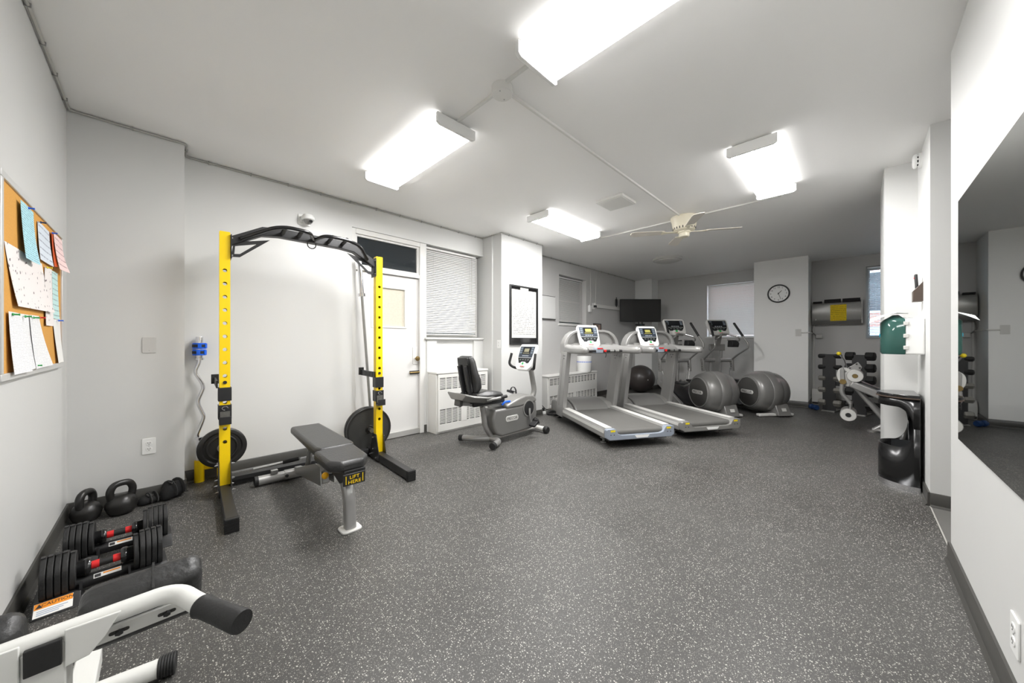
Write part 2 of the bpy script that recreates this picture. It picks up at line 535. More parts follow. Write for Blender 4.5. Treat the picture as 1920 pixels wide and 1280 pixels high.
# leaf with an opening for the little window
wx0, wx1, wz0, wz1 = 1.79, 2.205, 1.395, 1.865
g = G().ring([(1.578, 0.02), (2.396, 0.02), (2.396, 2.03), (1.578, 2.03)], [(wx0, wz0), (wx1, wz0), (wx1, wz1), (wx0, wz1)], 'y', 4.12, 4.165)
mk('door_leaf', g, M_DOOR, door, 0.003)
g = G().ring([(wx0 - 0.022, wz0 - 0.022), (wx1 + 0.022, wz0 - 0.022), (wx1 + 0.022, wz1 + 0.022), (wx0 - 0.022, wz1 + 0.022)], [(wx0, wz0), (wx1, wz0), (wx1, wz1), (wx0, wz1)], 'y', 4.112, 4.125)
mk('window_bead', g, M_DOOR, door, 0.003)
mk('covered_window', G().box(wx0, wx1, 4.135, 4.15, wz0, wz1), M_BEIGE, door, label='beige mottled panel')
mk('door_sweep', G().box(1.578, 2.40, 4.085, 4.12, 0.005, 0.075), mat('aluminium_sweep', (186, 185, 182), 0.4, 0.3), door, 0.004)
k = mk('lock_plate', G().box(2.315, 2.385, 4.112, 4.122, 0.91, 1.13), M_TRIM, door, 0.003)
mk('knob', G().lathe([(0.012, 0), (0.012, -0.03), (0.028, -0.04), (0.032, -0.055), (0.024, -0.07), (0.005, -0.074)], 16, (2.355, 4.112, 0.985), 'y'), M_BRASS, k)
k = mk('slide_bolt', G().box(2.27, 2.42, 4.098, 4.122, 0.785, 0.825), M_BLK, door, 0.004)
mk('bolt_bar', G().cyl((2.26, 4.092, 0.805), (2.435, 4.092, 0.805), 0.009, n=8), M_BRASS, k)
for hz in (0.35, 1.1, 1.75):
    mk('hinge', G().cyl((1.574, 4.113, hz), (1.574, 4.113, hz + 0.1), 0.008, n=8), M_TRIM, door)

# ------------------------------------------------------------------ windows
def blind(label, loc, rz, wd, ht, pitch, tilt, m, wand=True):
    t = thing('venetian_blind', label, 'blind', loc, rz, None)
    mk('headrail', G().box(-wd / 2, wd / 2, -0.014, 0.014, ht - 0.028, ht), m, t, 0.003)
    n = int((ht - 0.06) / pitch)
    cs = [(-0.0138, 0.0), (-0.0065, 0.0022), (0.0, 0.003), (0.0065, 0.0022), (0.0138, 0.0), (0.0138, -0.0008), (0.0, 0.0022), (-0.0138, -0.0008)]
    me = mesh_of('slat', G().loft([[(-wd / 2 + 0.003, a, b) for a, b in cs], [(wd / 2 - 0.003, a, b) for a, b in cs]]), m)
    for i in range(n):
        share('slat', me, t, (0, 0, ht - 0.04 - pitch * i - pitch * 0.3), (tilt, 0, random.uniform(-0.05, 0.05)))
    mk('bottom_rail', G().box(-wd / 2 + 0.002, wd / 2 - 0.002, -0.012, 0.012, 0.0, 0.014), m, t, 0.003)
    for sx in (-0.36, 0.36):
        mk('ladder_cord', G().cyl((sx * wd, -0.016, 0.01), (sx * wd, -0.016, ht - 0.02), 0.0014, n=5), m, t)
    if wand:
        mk('tilt_wand', G().cyl((0.40 * wd, -0.024, ht * 0.38), (0.40 * wd, -0.02, ht - 0.02), 0.004, n=6), M_LGT, t)
    return t

def window(name, w, h, m, parent_loc, rz, mull=True):
    o = bpy.data.objects.new(name, None); COL.objects.link(o); o['kind'] = 'structure'
    o.location = parent_loc; o.rotation_euler = (0, 0, R(rz))
    f = 0.035
    g = G().ring([(-w / 2, 0), (w / 2, 0), (w / 2, h), (-w / 2, h)], [(-w / 2 + f, f), (w / 2 - f, f), (w / 2 - f, h - f), (-w / 2 + f, h - f)], 'y', -0.02, 0.02)
    if mull:
        g.box(-w / 2 + f, w / 2 - f, -0.018, 0.018, h / 2 - 0.02, h / 2 + 0.02)
    mk('window_frame', g, m, o, 0.003)
    mk('pane', G().box(-w / 2 + f, w / 2 - f, -0.003, 0.003, f, h - f), M_PANE, o)
    return o

# window bay beside the door: blind, sill, panelled apron
window('window_1', 0.95, 1.22, M_TRIM, (2.99, 4.21, 1.27), 0)
blind('wide white venetian blind, closed, over the radiator next to the door', (2.945, 4.135, 1.30), 0, 0.875, 1.19, 0.0245, 56, M_BLIND)
struct('trim_3', G().box(2.47, 3.478, 4.045, 4.24, 1.235, 1.262), M_TRIM, bevel=0.006)
g = G().box(2.50, 2.655, 4.07, 4.24, 0, 1.235).box(3.305, 3.48, 4.07, 4.24, 0, 1.235).box(2.655, 3.305, 4.07, 4.24, 0, 0.80).box(2.655, 3.305, 4.10, 4.24, 0.80, 1.235).box(2.655, 3.305, 4.07, 4.24, 1.222, 1.235)
struct('wall_back_apron', g, M_WALL)

# recessed window over the second radiator
window('window_2', 0.95, 0.965, M_TRIM, (5.905, 4.235, 1.55), 0)
blind('small white venetian blind, closed, in the recess above the low heater', (5.905, 4.19, 1.56), 0, 0.935, 0.94, 0.0245, 56, M_BLIND, False)
struct('trim_4', G().box(5.40, 6.40, 4.07, 4.25, 1.525, 1.552), M_TRIM, bevel=0.004)
# far wall, behind the ellipticals
window('window_3', 1.10, 1.21, M_TRIM, (9.22, 1.95, 1.315), 90)
blind('white venetian blind hanging behind the two ellipticals', (9.10, 1.975, 1.322), 90 + 180, 1.02, 1.195, 0.0245, 63, M_BLIND)
struct('trim_5', G().box(9.03, 9.24, 1.40, 2.53, 1.29, 1.318), M_TRIM, bevel=0.004)
# far wall, right end: looks out on brick
window('window_4', 0.715, 1.27, mat('grey_aluminium_sash', (150, 152, 152), 0.4, 0.4), (9.20, -0.5025, 1.285), 90, False)
blind('open venetian blind with daylight and brick behind it', (9.11, -0.5025, 1.31), 270, 0.69, 1.22, 0.0245, 22, M_BLINDB, False)
struct('trim_6', G().ring([(wb[0] - 0.02, wb[2] - 0.02), (wb[1] + 0.02, wb[2] - 0.02), (wb[1] + 0.02, wb[3] + 0.02), (wb[0] - 0.02, wb[3] + 0.02)], [(wb[0], wb[2]), (wb[1], wb[2]), (wb[1], wb[3]), (wb[0], wb[3])], 'x', 9.035, 9.075), mat('grey_aluminium_sash', (150, 152, 152)))
# outdoors
struct('ground_outside', G().box(9.3, 30, -14, 10, -0.2, -0.1), mat('pale_pavement', (196, 192, 186), 0.9, var=0.08, scale=2))
t = thing('brick_building', 'red brick building across the way seen through the open blind', 'building', (15.5, -1.2, -0.1))
mk('wall', G().box(0, 3, -7, 7, 0, 9), M_BRICK, t)
for (yy, zz) in ((0.7, 2.2), (-1.3, 2.2), (2.7, 2.2), (0.7, 4.6), (-1.3, 4.6), (2.7, 4.6)):
    f = mk('window', G().box(-0.05, 0.02, yy - 0.45, yy + 0.45, zz, zz + 1.3), M_TRIM, t)
    mk('pane', G().box(-0.07, -0.04, yy - 0.38, yy + 0.38, zz + 0.07, zz + 1.23), mat('dark_far_glass', (50, 54, 60), 0.1), f)
mk('canopy', G().box(-0.9, 0.02, -1.6, 1.2, 1.45, 1.75), mat('pale_blue_canopy', (190, 206, 224), 0.6), t)

# ------------------------------------------------------------------ mirror on the right wall
t = thing('wall_mirror', 'large frameless mirror on the white wall by the alcove', 'mirror', (1.85, -0.37, 0.717))
mk('mirror_glass', G().box(-0.95, 0.955, 0.0045, 0.0075, 0, 1.185), M_MIRROR, t)
mk('backing', G().box(-0.949, 0.954, 0.0, 0.0043, 0.001, 1.184), M_BLK, t)

# ------------------------------------------------------------------ ceiling fixtures
def fixture(label, cx, cy, rz, power):
    M_TUBE = emissive('lit_fluorescent_diffuser', (253, 252, 251), LAMP * power)
    M_TUBES = emissive('lit_diffuser_flank', (253, 252, 251), LAMP * power * 0.1)
    t = thing('ceiling_light', label, 'ceiling light', (cx, cy, CH), rz, 'fluorescent wraparound lights')
    L_, W_ = 1.19, 0.325
    mk('housing', G().box(-W_ / 2 + 0.03, W_ / 2 - 0.03, -L_ / 2 + 0.005, L_ / 2 - 0.005, -0.05, 0), M_WPL, t, 0.004)
    cs = [(-0.150, -0.066), (-0.12, -0.078), (-0.06, -0.083), (0.0, -0.080), (0.06, -0.083), (0.12, -0.078), (0.150, -0.066)]
    mk('diffuser', G().loft([[(a, -L_ / 2 + 0.012, b) for a, b in cs], [(a, L_ / 2 - 0.012, b) for a, b in cs]]), M_TUBE, t, label='glowing white diffuser')
    for s in (-1, 1):
        cs = [(s * 0.150, -0.066), (s * 0.158, -0.045), (s * 0.155, -0.022), (s * 0.132, -0.022)]
        mk('diffuser_flank', G().loft([[(a, -L_ / 2 + 0.012, b) for a, b in cs], [(a, L_ / 2 - 0.012, b) for a, b in cs]]), M_TUBES, t)
    for s in (-1, 1):
        y = s * L_ / 2
        mk('end_cap', G().prism([(-0.166, -0.012), (-0.166, -0.078), (-0.145, -0.092), (0.145, -0.092), (0.166, -0.078), (0.166, -0.012)], 'y', y - 0.012, y + 0.012), M_WPL, t, 0.003)
    return t
fixture('fluorescent ceiling light by the mirror wall, beside the round junction box', 1.475, 0.665, 0, 0.82)
fixture('fluorescent ceiling light above the yellow squat rack', 1.495, 2.635, 0, 1.05)
fixture('fluorescent ceiling light between the white column and the ceiling fan', 3.845, 2.775, 90, 1.35)
fixture('fluorescent ceiling light between the ceiling fan and the mirror wall', 3.86, 0.588, 90, 1.1)

t = thing('junction_box', 'round white junction box where the ceiling raceways meet', 'junction box', (1.50, 1.57, CH))
mk('box', G().lathe([(0.066, 0), (0.066, -0.045), (0.060, -0.05), (0.001, -0.05)], 28), M_PIPE, t)
for a in (0.5, 3.6):
    mk('screw', G().cyl((0.04 * math.cos(a), 0.04 * math.sin(a), -0.049), (0.04 * math.cos(a), 0.04 * math.sin(a), -0.053), 0.004, n=8), M_STEEL, t)
def raceway(label, pts):
    g = G()
    for a, b in zip(pts[:-1], pts[1:]):
        d = (Vector(b) - Vector(a)).normalized(); n = Vector((-d.y, d.x, 0)) * 0.011
        e0, e1 = Vector(a) - d * 0.011, Vector(b) + d * 0.011
        ring = lambda q: [tuple(q + n + Vector((0, 0, CH))), tuple(q + n * 0.8 + Vector((0, 0, CH - 0.016))), tuple(q - n * 0.8 + Vector((0, 0, CH - 0.016))), tuple(q - n + Vector((0, 0, CH)))]
        g.loft([ring(e0), ring(e1)])
    return tag(mk('ceiling_raceway', g, M_PIPE), label, 'raceway')
raceway('short white raceway from the round junction box to the light above the rack', [(1.5, 1.63, 0), (1.5, 2.05, 0)])
raceway('short white raceway from the round junction box to the light by the mirror', [(1.48, 1.50, 0), (1.48, 1.27, 0)])
raceway('long white raceway running from the junction box to the ceiling fan', [(1.565, 1.57, 0), (4.56, 1.57, 0)])
raceway('white raceway from the ceiling fan to the light near the white column', [(4.72, 1.68, 0), (4.72, 2.77, 0), (4.46, 2.77, 0)])
raceway('white raceway from the ceiling fan to the light facing the mirror wall', [(4.72, 1.45, 0), (4.72, 0.588, 0), (4.47, 0.588, 0)])

t = thing('ceiling_fan', 'cream hugger ceiling fan with slim pale blades', 'fan', (4.70, 1.56, CH), 12)
mk('motor', G().lathe([(0.158, 0), (0.158, -0.035), (0.150, -0.05), (0.138, -0.12), (0.125, -0.165), (0.10, -0.18), (0.001, -0.18)], 32), M_CREAM, t)
for k in range(22):
    a = 2 * math.pi * k / 22
    mk('vent_slot', G().obox((0.131 * math.cos(a), 0.131 * math.sin(a), -0.148), (0.006, 0.010, 0.026), (0, 0, math.degrees(a))), M_VOID, t)
mk('switch_cap', G().lathe([(0.075, -0.178), (0.075, -0.20), (0.062, -0.205), (0.062, -0.24), (0.05, -0.25), (0.001, -0.25)], 24), M_CREAM, t)
M_BLADE = mat('pale_fan_blade', (214, 208, 198), 0.5, var=0.05, scale=4)
for k in range(4):
    Mx = Matrix.Rotation(R(90 * k + 20), 4, 'Z') @ Matrix.Translation((0, 0, -0.185)) @ Matrix.Rotation(R(9), 4, 'X')
    ir = mk('blade_iron', G(Mx).prism([(0.07, -0.022), (0.20, -0.018), (0.27, -0.045), (0.27, 0.045), (0.20, 0.018), (0.07, 0.022)], 'z', -0.004, 0.002), M_CREAM, t)
    mk('blade', G(Mx).prism([(0.24, -0.05), (0.60, -0.066), (0.64, -0.055), (0.655, 0.0), (0.64, 0.055), (0.60, 0.066), (0.24, 0.05)], 'z', 0.002, 0.008), M_BLADE, ir)
t = thing('flush_dome_light', 'unlit round flush ceiling light beyond the fan', 'ceiling light', (6.80, 2.56, CH))
mk('rim', G().lathe([(0.255, 0), (0.262, -0.02), (0.255, -0.035), (0.22, -0.04), (0.22, 0)], 36), M_LGT, t)
mk('dome', G().lathe([(0.225, -0.03), (0.215, -0.052), (0.17, -0.064), (0.001, -0.07)], 36), M_LGT, t)
t = thing('ceiling_access_panel', 'square white access panel on the ceiling before the fan', 'access panel', (3.615, 1.928, CH))
mk('panel', G().box(-0.165, 0.165, -0.162, 0.162, -0.03, 0), M_PIPE, t, 0.004)
mk('lid', G().box(-0.15, 0.15, -0.147, 0.147, -0.034, -0.028), M_PIPE, t, 0.002)

# thin cable clipped along the top of the walls
t = thing('ceiling_cable', 'thin painted cable clipped along the wall tops', 'cable', (0, 0, CH))
zc = -0.012
path = [(-0.438, 0.2, zc), (-0.438, 3.808, zc), (0.147, 3.808, zc), (0.147, 4.058, zc), (3.468, 4.058, zc), (3.468, 3.648, zc), (4.412, 3.648, zc), (4.412, 4.078, zc), (8.66, 4.078, zc)]
mk('cable', G().tube(fil(path, 0.03), 0.0075, 6), mat('grey_painted_cable', (176, 175, 170), 0.5), t)
cm = mesh_of('clip', G().box(-0.003, 0.003, -0.011, 0.011, -0.011, 0.011), M_STEEL)
for a, b in zip(path[:-1], path[1:]):
    A, B = Vector(a), Vector(b)
    n = max(1, int((B - A).length / 0.3))
    for i in range(n):
        p = A + (B - A) * ((i + 0.5) / n)
        share('clip', cm, t, tuple(p), (0, 0, math.degrees(math.atan2(B.y - A.y, B.x - A.x))))
# ------------------------------------------------------------------ squat rack
def upright(g, W, D, H_, holes, r):
    """square steel tube with a row of round through-holes front and back (local x right, y depth, z up)"""
    zs = [0.0]
    for h in holes:
        zs += [h - W / 2, h + W / 2]
    zs.append(H_)
    n = 16
    for (ya, yb) in ((-D / 2, -D / 2 + 0.004), (D / 2 - 0.004, D / 2)):
        for i in range(0, len(zs), 2):
            if zs[i + 1] - zs[i] > 1e-4:
                g.box(-W / 2, W / 2, ya, yb, zs[i], zs[i + 1])
        for h in holes:
            outer, inner = [], []
            for k in range(n):
                a = 2 * math.pi * (k + 0.5) / n
                ca, sa = math.cos(a), math.sin(a)
                q = (W / 2) / max(abs(ca), abs(sa))
                outer.append((q * ca, h + q * sa)); inner.append((r * ca, h + r * sa))
            # make square corners exact
            for k in range(n):
                a = 2 * math.pi * (k + 0.5) / n
                if min(abs(abs(math.cos(a)) - abs(math.sin(a))), 1) < 0.45:
                    outer[k] = (math.copysign(W / 2, outer[k][0]), h + math.copysign(W / 2, outer[k][1] - h)) if k % 4 in (1,) else outer[k]
            g.ring(outer, inner, 'y', ya, yb)
    g.box(-W / 2, -W / 2 + 0.004, -D / 2 + 0.004, D / 2 - 0.004, 0, H_)
    g.box(W / 2 - 0.004, W / 2, -D / 2 + 0.004, D / 2 - 0.004, 0, H_)
    return g

RW = 1.21
rk = thing('squat_rack', 'yellow squat rack with black pull-up bar and floor feet', 'squat rack', (0.355, 3.535, 0), -3.0)
holes = [0.42 + 0.103 * i for i in range(14)]
for i, x in enumerate((0.0, RW)):
    u = mk('upright', upright(G(Matrix.Translation((x, 0, 0.085))), 0.066, 0.066, 1.975, [h - 0.085 for h in holes], 0.014), M_YEL, rk, label='yellow upright with a row of round holes')
    for s in (-1, 1):
        mk('tube_shade_sheet', G().box(x + s * 0.0275 - 0.001, x + s * 0.0275 + 0.001, -0.028, 0.028, 0.1, 2.05), M_VOID, u)  # added dark sheets stand in for the shade inside the tube
    mk('top_cap', G().box(x - 0.031, x + 0.031, -0.031, 0.031, 2.055, 2.064), M_YEL, u)
    # foot beam with ribbed end caps
    f = mk('foot_beam', G().box(x - 0.033, x + 0.033, -0.735, 0.23, 0.012, 0.085), M_BLK, rk, 0.004)
    mk('toe_cap', G().box(x - 0.037, x + 0.037, -0.75, -0.715, 0.0, 0.09), M_RUB, f, 0.003)
    for k in range(7):
        mk('cap_rib', G().box(x - 0.035, x + 0.035, -0.754, -0.75, 0.012 + k * 0.011, 0.018 + k * 0.011), M_RUB, f)
    mk('heel_cap', G().box(x - 0.037, x + 0.037, 0.20, 0.24, 0.0, 0.09), M_RUB, f, 0.003)
    for s in (-1, 1):
        xs = x + s * 0.036
        gp = mk('gusset_plate', G().prism([(-0.11, 0.015), (0.12, 0.015), (0.12, 0.06), (0.045, 0.27), (-0.045, 0.27), (-0.11, 0.09)], 'x', xs - 0.003, xs + 0.003), M_BLK, rk)
        for (yy, zz) in ((-0.08, 0.05), (0.08, 0.05), (0.0, 0.12), (0.0, 0.235)):
            mk('bolt', G().cyl((xs, yy, zz), (xs + s * 0.018, yy, zz), 0.009, n=6).cyl((xs + s * 0.016, yy, zz), (xs + s * 0.026, yy, zz), 0.005, n=6), M_CHR, gp)
    # spotter arm behind, J hook in front
    sa = mk('spotter_arm', G().box(x - 0.041, x + 0.041, -0.042, 0.042, 0.74, 0.845), M_BLK, rk, 0.003)
    sg = -1 if i else 1
    outer = rrect(0.34, 0.05, 0.012, 3)
    arm = G()
    xa = x - 0.052 if i else x - 0.052
    arm.box(xa, xa + 0.01, -0.02, 0.36, 0.842, 0.847).box(xa, xa + 0.01, -0.02, 0.36, 0.895, 0.90)
    for k in range(9):
        y0_ = -0.02 + k * 0.0435
        arm.box(xa, xa + 0.01, y0_, y0_ + 0.028, 0.847, 0.895)
    arm.box(xa - 0.02, xa + 0.03, 0.345, 0.362, 0.845, 0.925)
    mk('perforated_arm', arm, M_BLK, sa)
    jh = mk('barbell_hook', G().box(x - 0.037, x + 0.037, -0.043, -0.035, 0.565, 0.71).box(x - 0.037, x + 0.037, -0.095, -0.035, 0.565, 0.578).box(x - 0.037, x + 0.037, -0.098, -0.088, 0.565, 0.625).box(x - 0.041, x - 0.036, -0.043, 0.04, 0.60, 0.71).box(x + 0.036, x + 0.041, -0.043, 0.04, 0.60, 0.71), M_BLK, rk, 0.002)
    mk('hook_pin', G().tube([(x + 0.018 * math.cos(a), -0.05, 0.685 + 0.014 * math.sin(a)) for a in [k * math.pi / 6 for k in range(10)]], 0.003, 6), M_CHR, jh)
    mk('hook_liner', G().box(x - 0.03, x + 0.03, -0.05, -0.0432, 0.585, 0.66), mat('scuffed_steel', (112, 111, 106), 0.5, 0.5, var=0.4, scale=40), jh)
    mk('arm_pin', G().cyl((x, -0.034, 0.885), (x, -0.04, 0.885), 0.013, n=10), M_BLK, sa)
mk('rear_crossmember', G().box(-0.03, RW + 0.03, 0.165, 0.235, 0.012, 0.08), M_BLK, rk, 0.003)
mk('rear_angle', G().box(0.05, RW - 0.05, 0.135, 0.163, 0.05, 0.082), M_BLK, rk, 0.002)
# pull-up bar: flat boxed beam bent down at each end, front grips
zt = [(0.033, 2.0), (0.24, 2.12), (0.36, 2.135), (0.85, 2.125), (0.97, 2.11), (RW - 0.033, 1.985)]
bm_ = mk('pull_up_beam', G().loft([[(x, -0.02, z - 0.036), (x, 0.055, z - 0.036), (x, 0.055, z + 0.036), (x, -0.02, z + 0.036)] for x, z in zt]), M_BLK, rk, 0.004)
for x, s in ((0.035, 1), (RW - 0.035, -1)):
    mk('end_plate', G().box(min(x, x + s * 0.006), max(x, x + s * 0.006), -0.05, 0.075, 1.86, 2.045), M_BLK, bm_)
    mk('end_bracket', G().ring([(x + s * 0.005, 1.88), (x + s * 0.06, 1.885), (x + s * 0.26, 2.06), (x + s * 0.02, 2.0)], [(x + s * 0.025, 1.905), (x + s * 0.06, 1.91), (x + s * 0.17, 2.01), (x + s * 0.03, 1.97)], 'y', 0.005, 0.015), M_BLK, bm_)
    for yy, zz in ((-0.035, 1.885), (0.06, 1.885), (-0.035, 2.02), (0.06, 2.02)):
        mk('bolt', G().cyl((x, yy, zz), (x + s * 0.014, yy, zz), 0.008, n=6), M_CHR, bm_)
for pts in ([(0.10, -0.03, 2.03), (0.30, -0.15, 2.13), (0.40, -0.17, 2.15), (0.56, -0.17, 2.14), (0.62, -0.02, 2.12)],
            [(0.62, -0.02, 2.12), (0.68, -0.17, 2.14), (0.86, -0.17, 2.135), (0.98, -0.15, 2.11), (RW - 0.12, -0.03, 2.02)]):
    mk('grip_tube', G().tube(fil(pts, 0.06), 0.016, 10), M_BLKGLOSS, bm_)
for x in (0.38, 0.50, 0.74, 0.86):
    mk('cross_grip', G().cyl((x, -0.165, 2.143), (x, -0.01, 2.125), 0.016, n=10), M_RUB, bm_)
mk('hanging_ring', G().tube([(0.61 + 0.034 * math.cos(a), 0.01, 2.082 + 0.034 * math.sin(a)) for a in [2 * math.pi * k / 20 for k in range(20)]], 0.005, 6, True), M_BLK, bm_)
# bar holders and plate pegs at the rear
for i, (hx, px_, pz) in enumerate(((-0.145, 0.0, 0.303), (RW + 0.125, RW - 0.005, 0.268))):
    h = mk('bar_holder', G().ring(circ(0.034, 20, hx, 0.475), circ(0.029, 20, hx, 0.475), 'z', 0.0, 0.185), M_YEL, rk, label='short yellow tube that holds a bar upright')
    mk('holder_floor', G().cyl((hx, 0.475, 0.0), (hx, 0.475, 0.01), 0.03, n=16), M_YEL, h)
    mk('holder_arm', G().box(min(hx, px_) , max(hx, px_), 0.455, 0.495, 0.10, 0.15), M_YEL, h)
    p = mk('plate_post', G().box(px_ - 0.03, px_ + 0.03, 0.43, 0.49, 0.012, pz + 0.06), M_YEL, rk, 0.003)
    mk('post_base', G().box(px_ - 0.03, px_ + 0.03, 0.2, 0.49, 0.0, 0.06), M_YEL, p, 0.003)
    mk('plate_peg', G().cyl((px_, 0.43, pz), (px_, 0.15, pz), 0.0235, n=18), M_STEEL, p)

def rackpt(x, y, z=0):
    a = R(-3.0)
    return (0.355 + x * math.cos(a) - y * math.sin(a), 3.535 + x * math.sin(a) + y * math.cos(a), z)

# grip plate on the left peg, two flat plates on the right peg
t = thing('weight_plate', 'black grip-handled weight plate hanging on the rack', 'weight plate', rackpt(0.0, 0.30, 0.303), -3)
rp = 0.166
mk('plate_rim', G().lathe([(0.125, -0.012), (0.135, -0.02), (0.158, -0.02), (rp, -0.014), (rp, 0.014), (0.158, 0.02), (0.135, 0.02), (0.125, 0.012)], 44, (0, 0, 0), 'y'), M_IRON, t)
mk('plate_grip_ring', G().ring(circ(0.108, 40), circ(0.09, 40), 'y', -0.024, 0.0), M_IRON, t, 0.006)
hub = G()
n = 40
hub.ring(circ(0.128, n), [(r_ * math.cos(2 * math.pi * k / n), r_ * math.sin(2 * math.pi * k / n)) for k in range(n) for r_ in [0.098 if (k % 13) < 9 else 0.122]], 'y', -0.006, 0.006)
hub.ring(circ(0.095, n), circ(0.0245, n), 'y', -0.010, 0.010)
mk('plate_web', hub, M_IRON, t)
mk('plate_hub', G().ring(circ(0.036, 24), circ(0.0245, 24), 'y', -0.018, 0.018), M_STEEL, t)
for a in (30, 150, 270):
    Mx = Matrix.Rotation(R(a), 4, 'Y')
    mk('plate_spoke', G(Mx).box(0.095, 0.132, -0.009, 0.009, -0.02, 0.02), M_IRON, t)
text('lettering', 'XGI', 0.04, M_SILD, t, (-0.052, -0.0105, -0.03), (90, -70, 0))
for nm, yy, rr, lb in (('near', 0.235, 0.232, 'large flat black weight plate on the rack beside the door, outer of the pair'), ('rear', 0.285, 0.235, 'large flat black weight plate on the rack, pressed behind the outer one')):
    t = thing('weight_plate', lb, 'weight plate', rackpt(RW - 0.005, yy, 0.268), -3, 'plates by the door')
    mk('plate_disc', G().ring(circ(rr, 48), circ(0.0245, 48), 'y', -0.014, 0.014), mat('worn_black_iron', (48, 48, 46), 0.5, var=0.4, scale=12, bump=0.1), t, 0.004)
    mk('plate_rim', G().ring(circ(rr, 48), circ(rr - 0.02, 48), 'y', -0.02, 0.02), M_IRON, t, 0.004)
    mk('plate_hub', G().ring(circ(0.045, 24), circ(0.0245, 24), 'y', -0.018, 0.018), M_IRON, t, 0.003)

# EZ curl bar standing in the left holder
hx, hy, _ = rackpt(-0.145, 0.475)
t = thing('curl_bar', 'chrome zigzag curl bar standing in the yellow holder', 'barbell', (hx, hy, 0.011))
zz = [(0, 0.36), (-0.016, 0.40), (0.022, 0.52), (0.030, 0.56), (-0.005, 0.66), (-0.008, 0.70), (0.026, 0.80), (0.020, 0.84), (-0.024, 0.93), (-0.024, 0.96), (0.0, 1.03), (0.0, 1.08)]
mk('shaft', G().tube(fil([(a, 0, b - 0.011) for a, b in zz], 0.03), 0.0135, 10), M_CHR, t)
for z0_, z1_ in ((0.0, 0.36), (1.05, 1.235)):
    s_ = mk('sleeve', G().lathe([(0.0238, z0_), (0.0245, z0_ + 0.004), (0.0245, z1_ - 0.004), (0.0235, z1_)], 20), M_CHR, t)
mk('inner_collar', G().cyl((0, 0, 0.35), (0, 0, 0.372), 0.03, n=20), M_CHR, t)
mk('inner_collar', G().cyl((0, 0, 1.035), (0, 0, 1.052), 0.031, n=20), M_CHR, t)
for k, zz_ in enumerate((1.086, 1.142)):
    c = thing('barbell_clamp', 'blue locking clamp on the curl bar, ' + ('lower' if k == 0 else 'upper') + ' of two', 'clamp', (hx, hy, zz_), 8 + 10 * k, 'blue clamps')
    mk('clamp_body', G().ring(circ(0.046, 24), circ(0.0248, 24), 'z', 0, 0.05), M_BLUE, c, 0.003)
    mk('clamp_pad', G().ring(circ(0.048, 24), circ(0.044, 24), 'z', 0.013, 0.037), M_BLK, c, 0.002)
    for a in (250, 310):
        mk('clamp_rib', G(Matrix.Rotation(R(a), 4, 'Z')).box(0.044, 0.052, -0.012, 0.012, 0.004, 0.046), M_BLUE, c, 0.002)

# long barbell leaning in the right holder
bx, by, _ = rackpt(RW + 0.125, 0.475)
t = thing('barbell', 'long chrome barbell standing behind the rack by the door', 'barbell', (bx, by, 0.012))
top = Vector((1.545 - bx, -0.02, 2.18)); d = top.normalized()
at_ = lambda s_: tuple(d * s_)
mk('sleeve', G().cyl(at_(0), at_(0.40), 0.0245, n=18), M_CHR, t)
mk('sleeve', G().cyl(at_(1.74), at_(2.17), 0.0245, n=18), M_CHR, t)
mk('shaft', G().cyl(at_(0.40), at_(1.74), 0.0145, n=12), M_STEEL, t)
for s_ in (0.40, 1.70):
    mk('collar', G().cyl(at_(s_), at_(s_ + 0.035), 0.039, n=20), M_CHR, t)

# ------------------------------------------------------------------ weight bench
t = thing('weight_bench', 'adjustable bench with black vinyl pads and silver arched leg', 'bench', (0.855, 2.3, 0), 0)
mk('back_pad', G(Matrix.Translation((0.02, 0.68, 0.452)) @ Matrix.Rotation(R(-2.0), 4, 'Z')).prism([(-0.112, -0.42), (0.112, -0.42), (0.13, -0.36), (0.115, 0.44), (-0.115, 0.44), (-0.13, -0.36)], 'z', -0.035, 0.028), M_VIN, t, 0.022, 3)
mk('seat_pad', G(Matrix.Translation((-0.025, 0.05, 0.452)) @ Matrix.Rotation(R(3), 4, 'X')).prism([(-0.07, -0.15), (0.07, -0.15), (0.125, -0.08), (0.13, 0.17), (-0.13, 0.17), (-0.125, -0.08)], 'z', -0.04, 0.028), M_VIN, t, 0.022, 3)
mk('seat_bracket', G().prism([(-0.1, 0.36), (-0.02, 0.32), (0.13, 0.36), (0.15, 0.415), (-0.1, 0.415)], 'x', -0.075, 0.055), M_BLK, t, 0.004)
lp = mk('lift_plate', G().box(-0.085, 0.045, -0.118, -0.105, 0.33, 0.40), M_BLK, t, 0.003)
text('lettering', 'LIFT\nHERE', 0.029, M_YEL, lp, (-0.02, -0.1185, 0.363), (90, 0, 0), sx=1.15)
for s in (-1, 1):
    mk('arrow_mark', G().box(-0.02 + s * 0.05 - 0.002, -0.02 + s * 0.05 + 0.002, -0.1192, -0.118, 0.34, 0.39), M_YEL, lp)
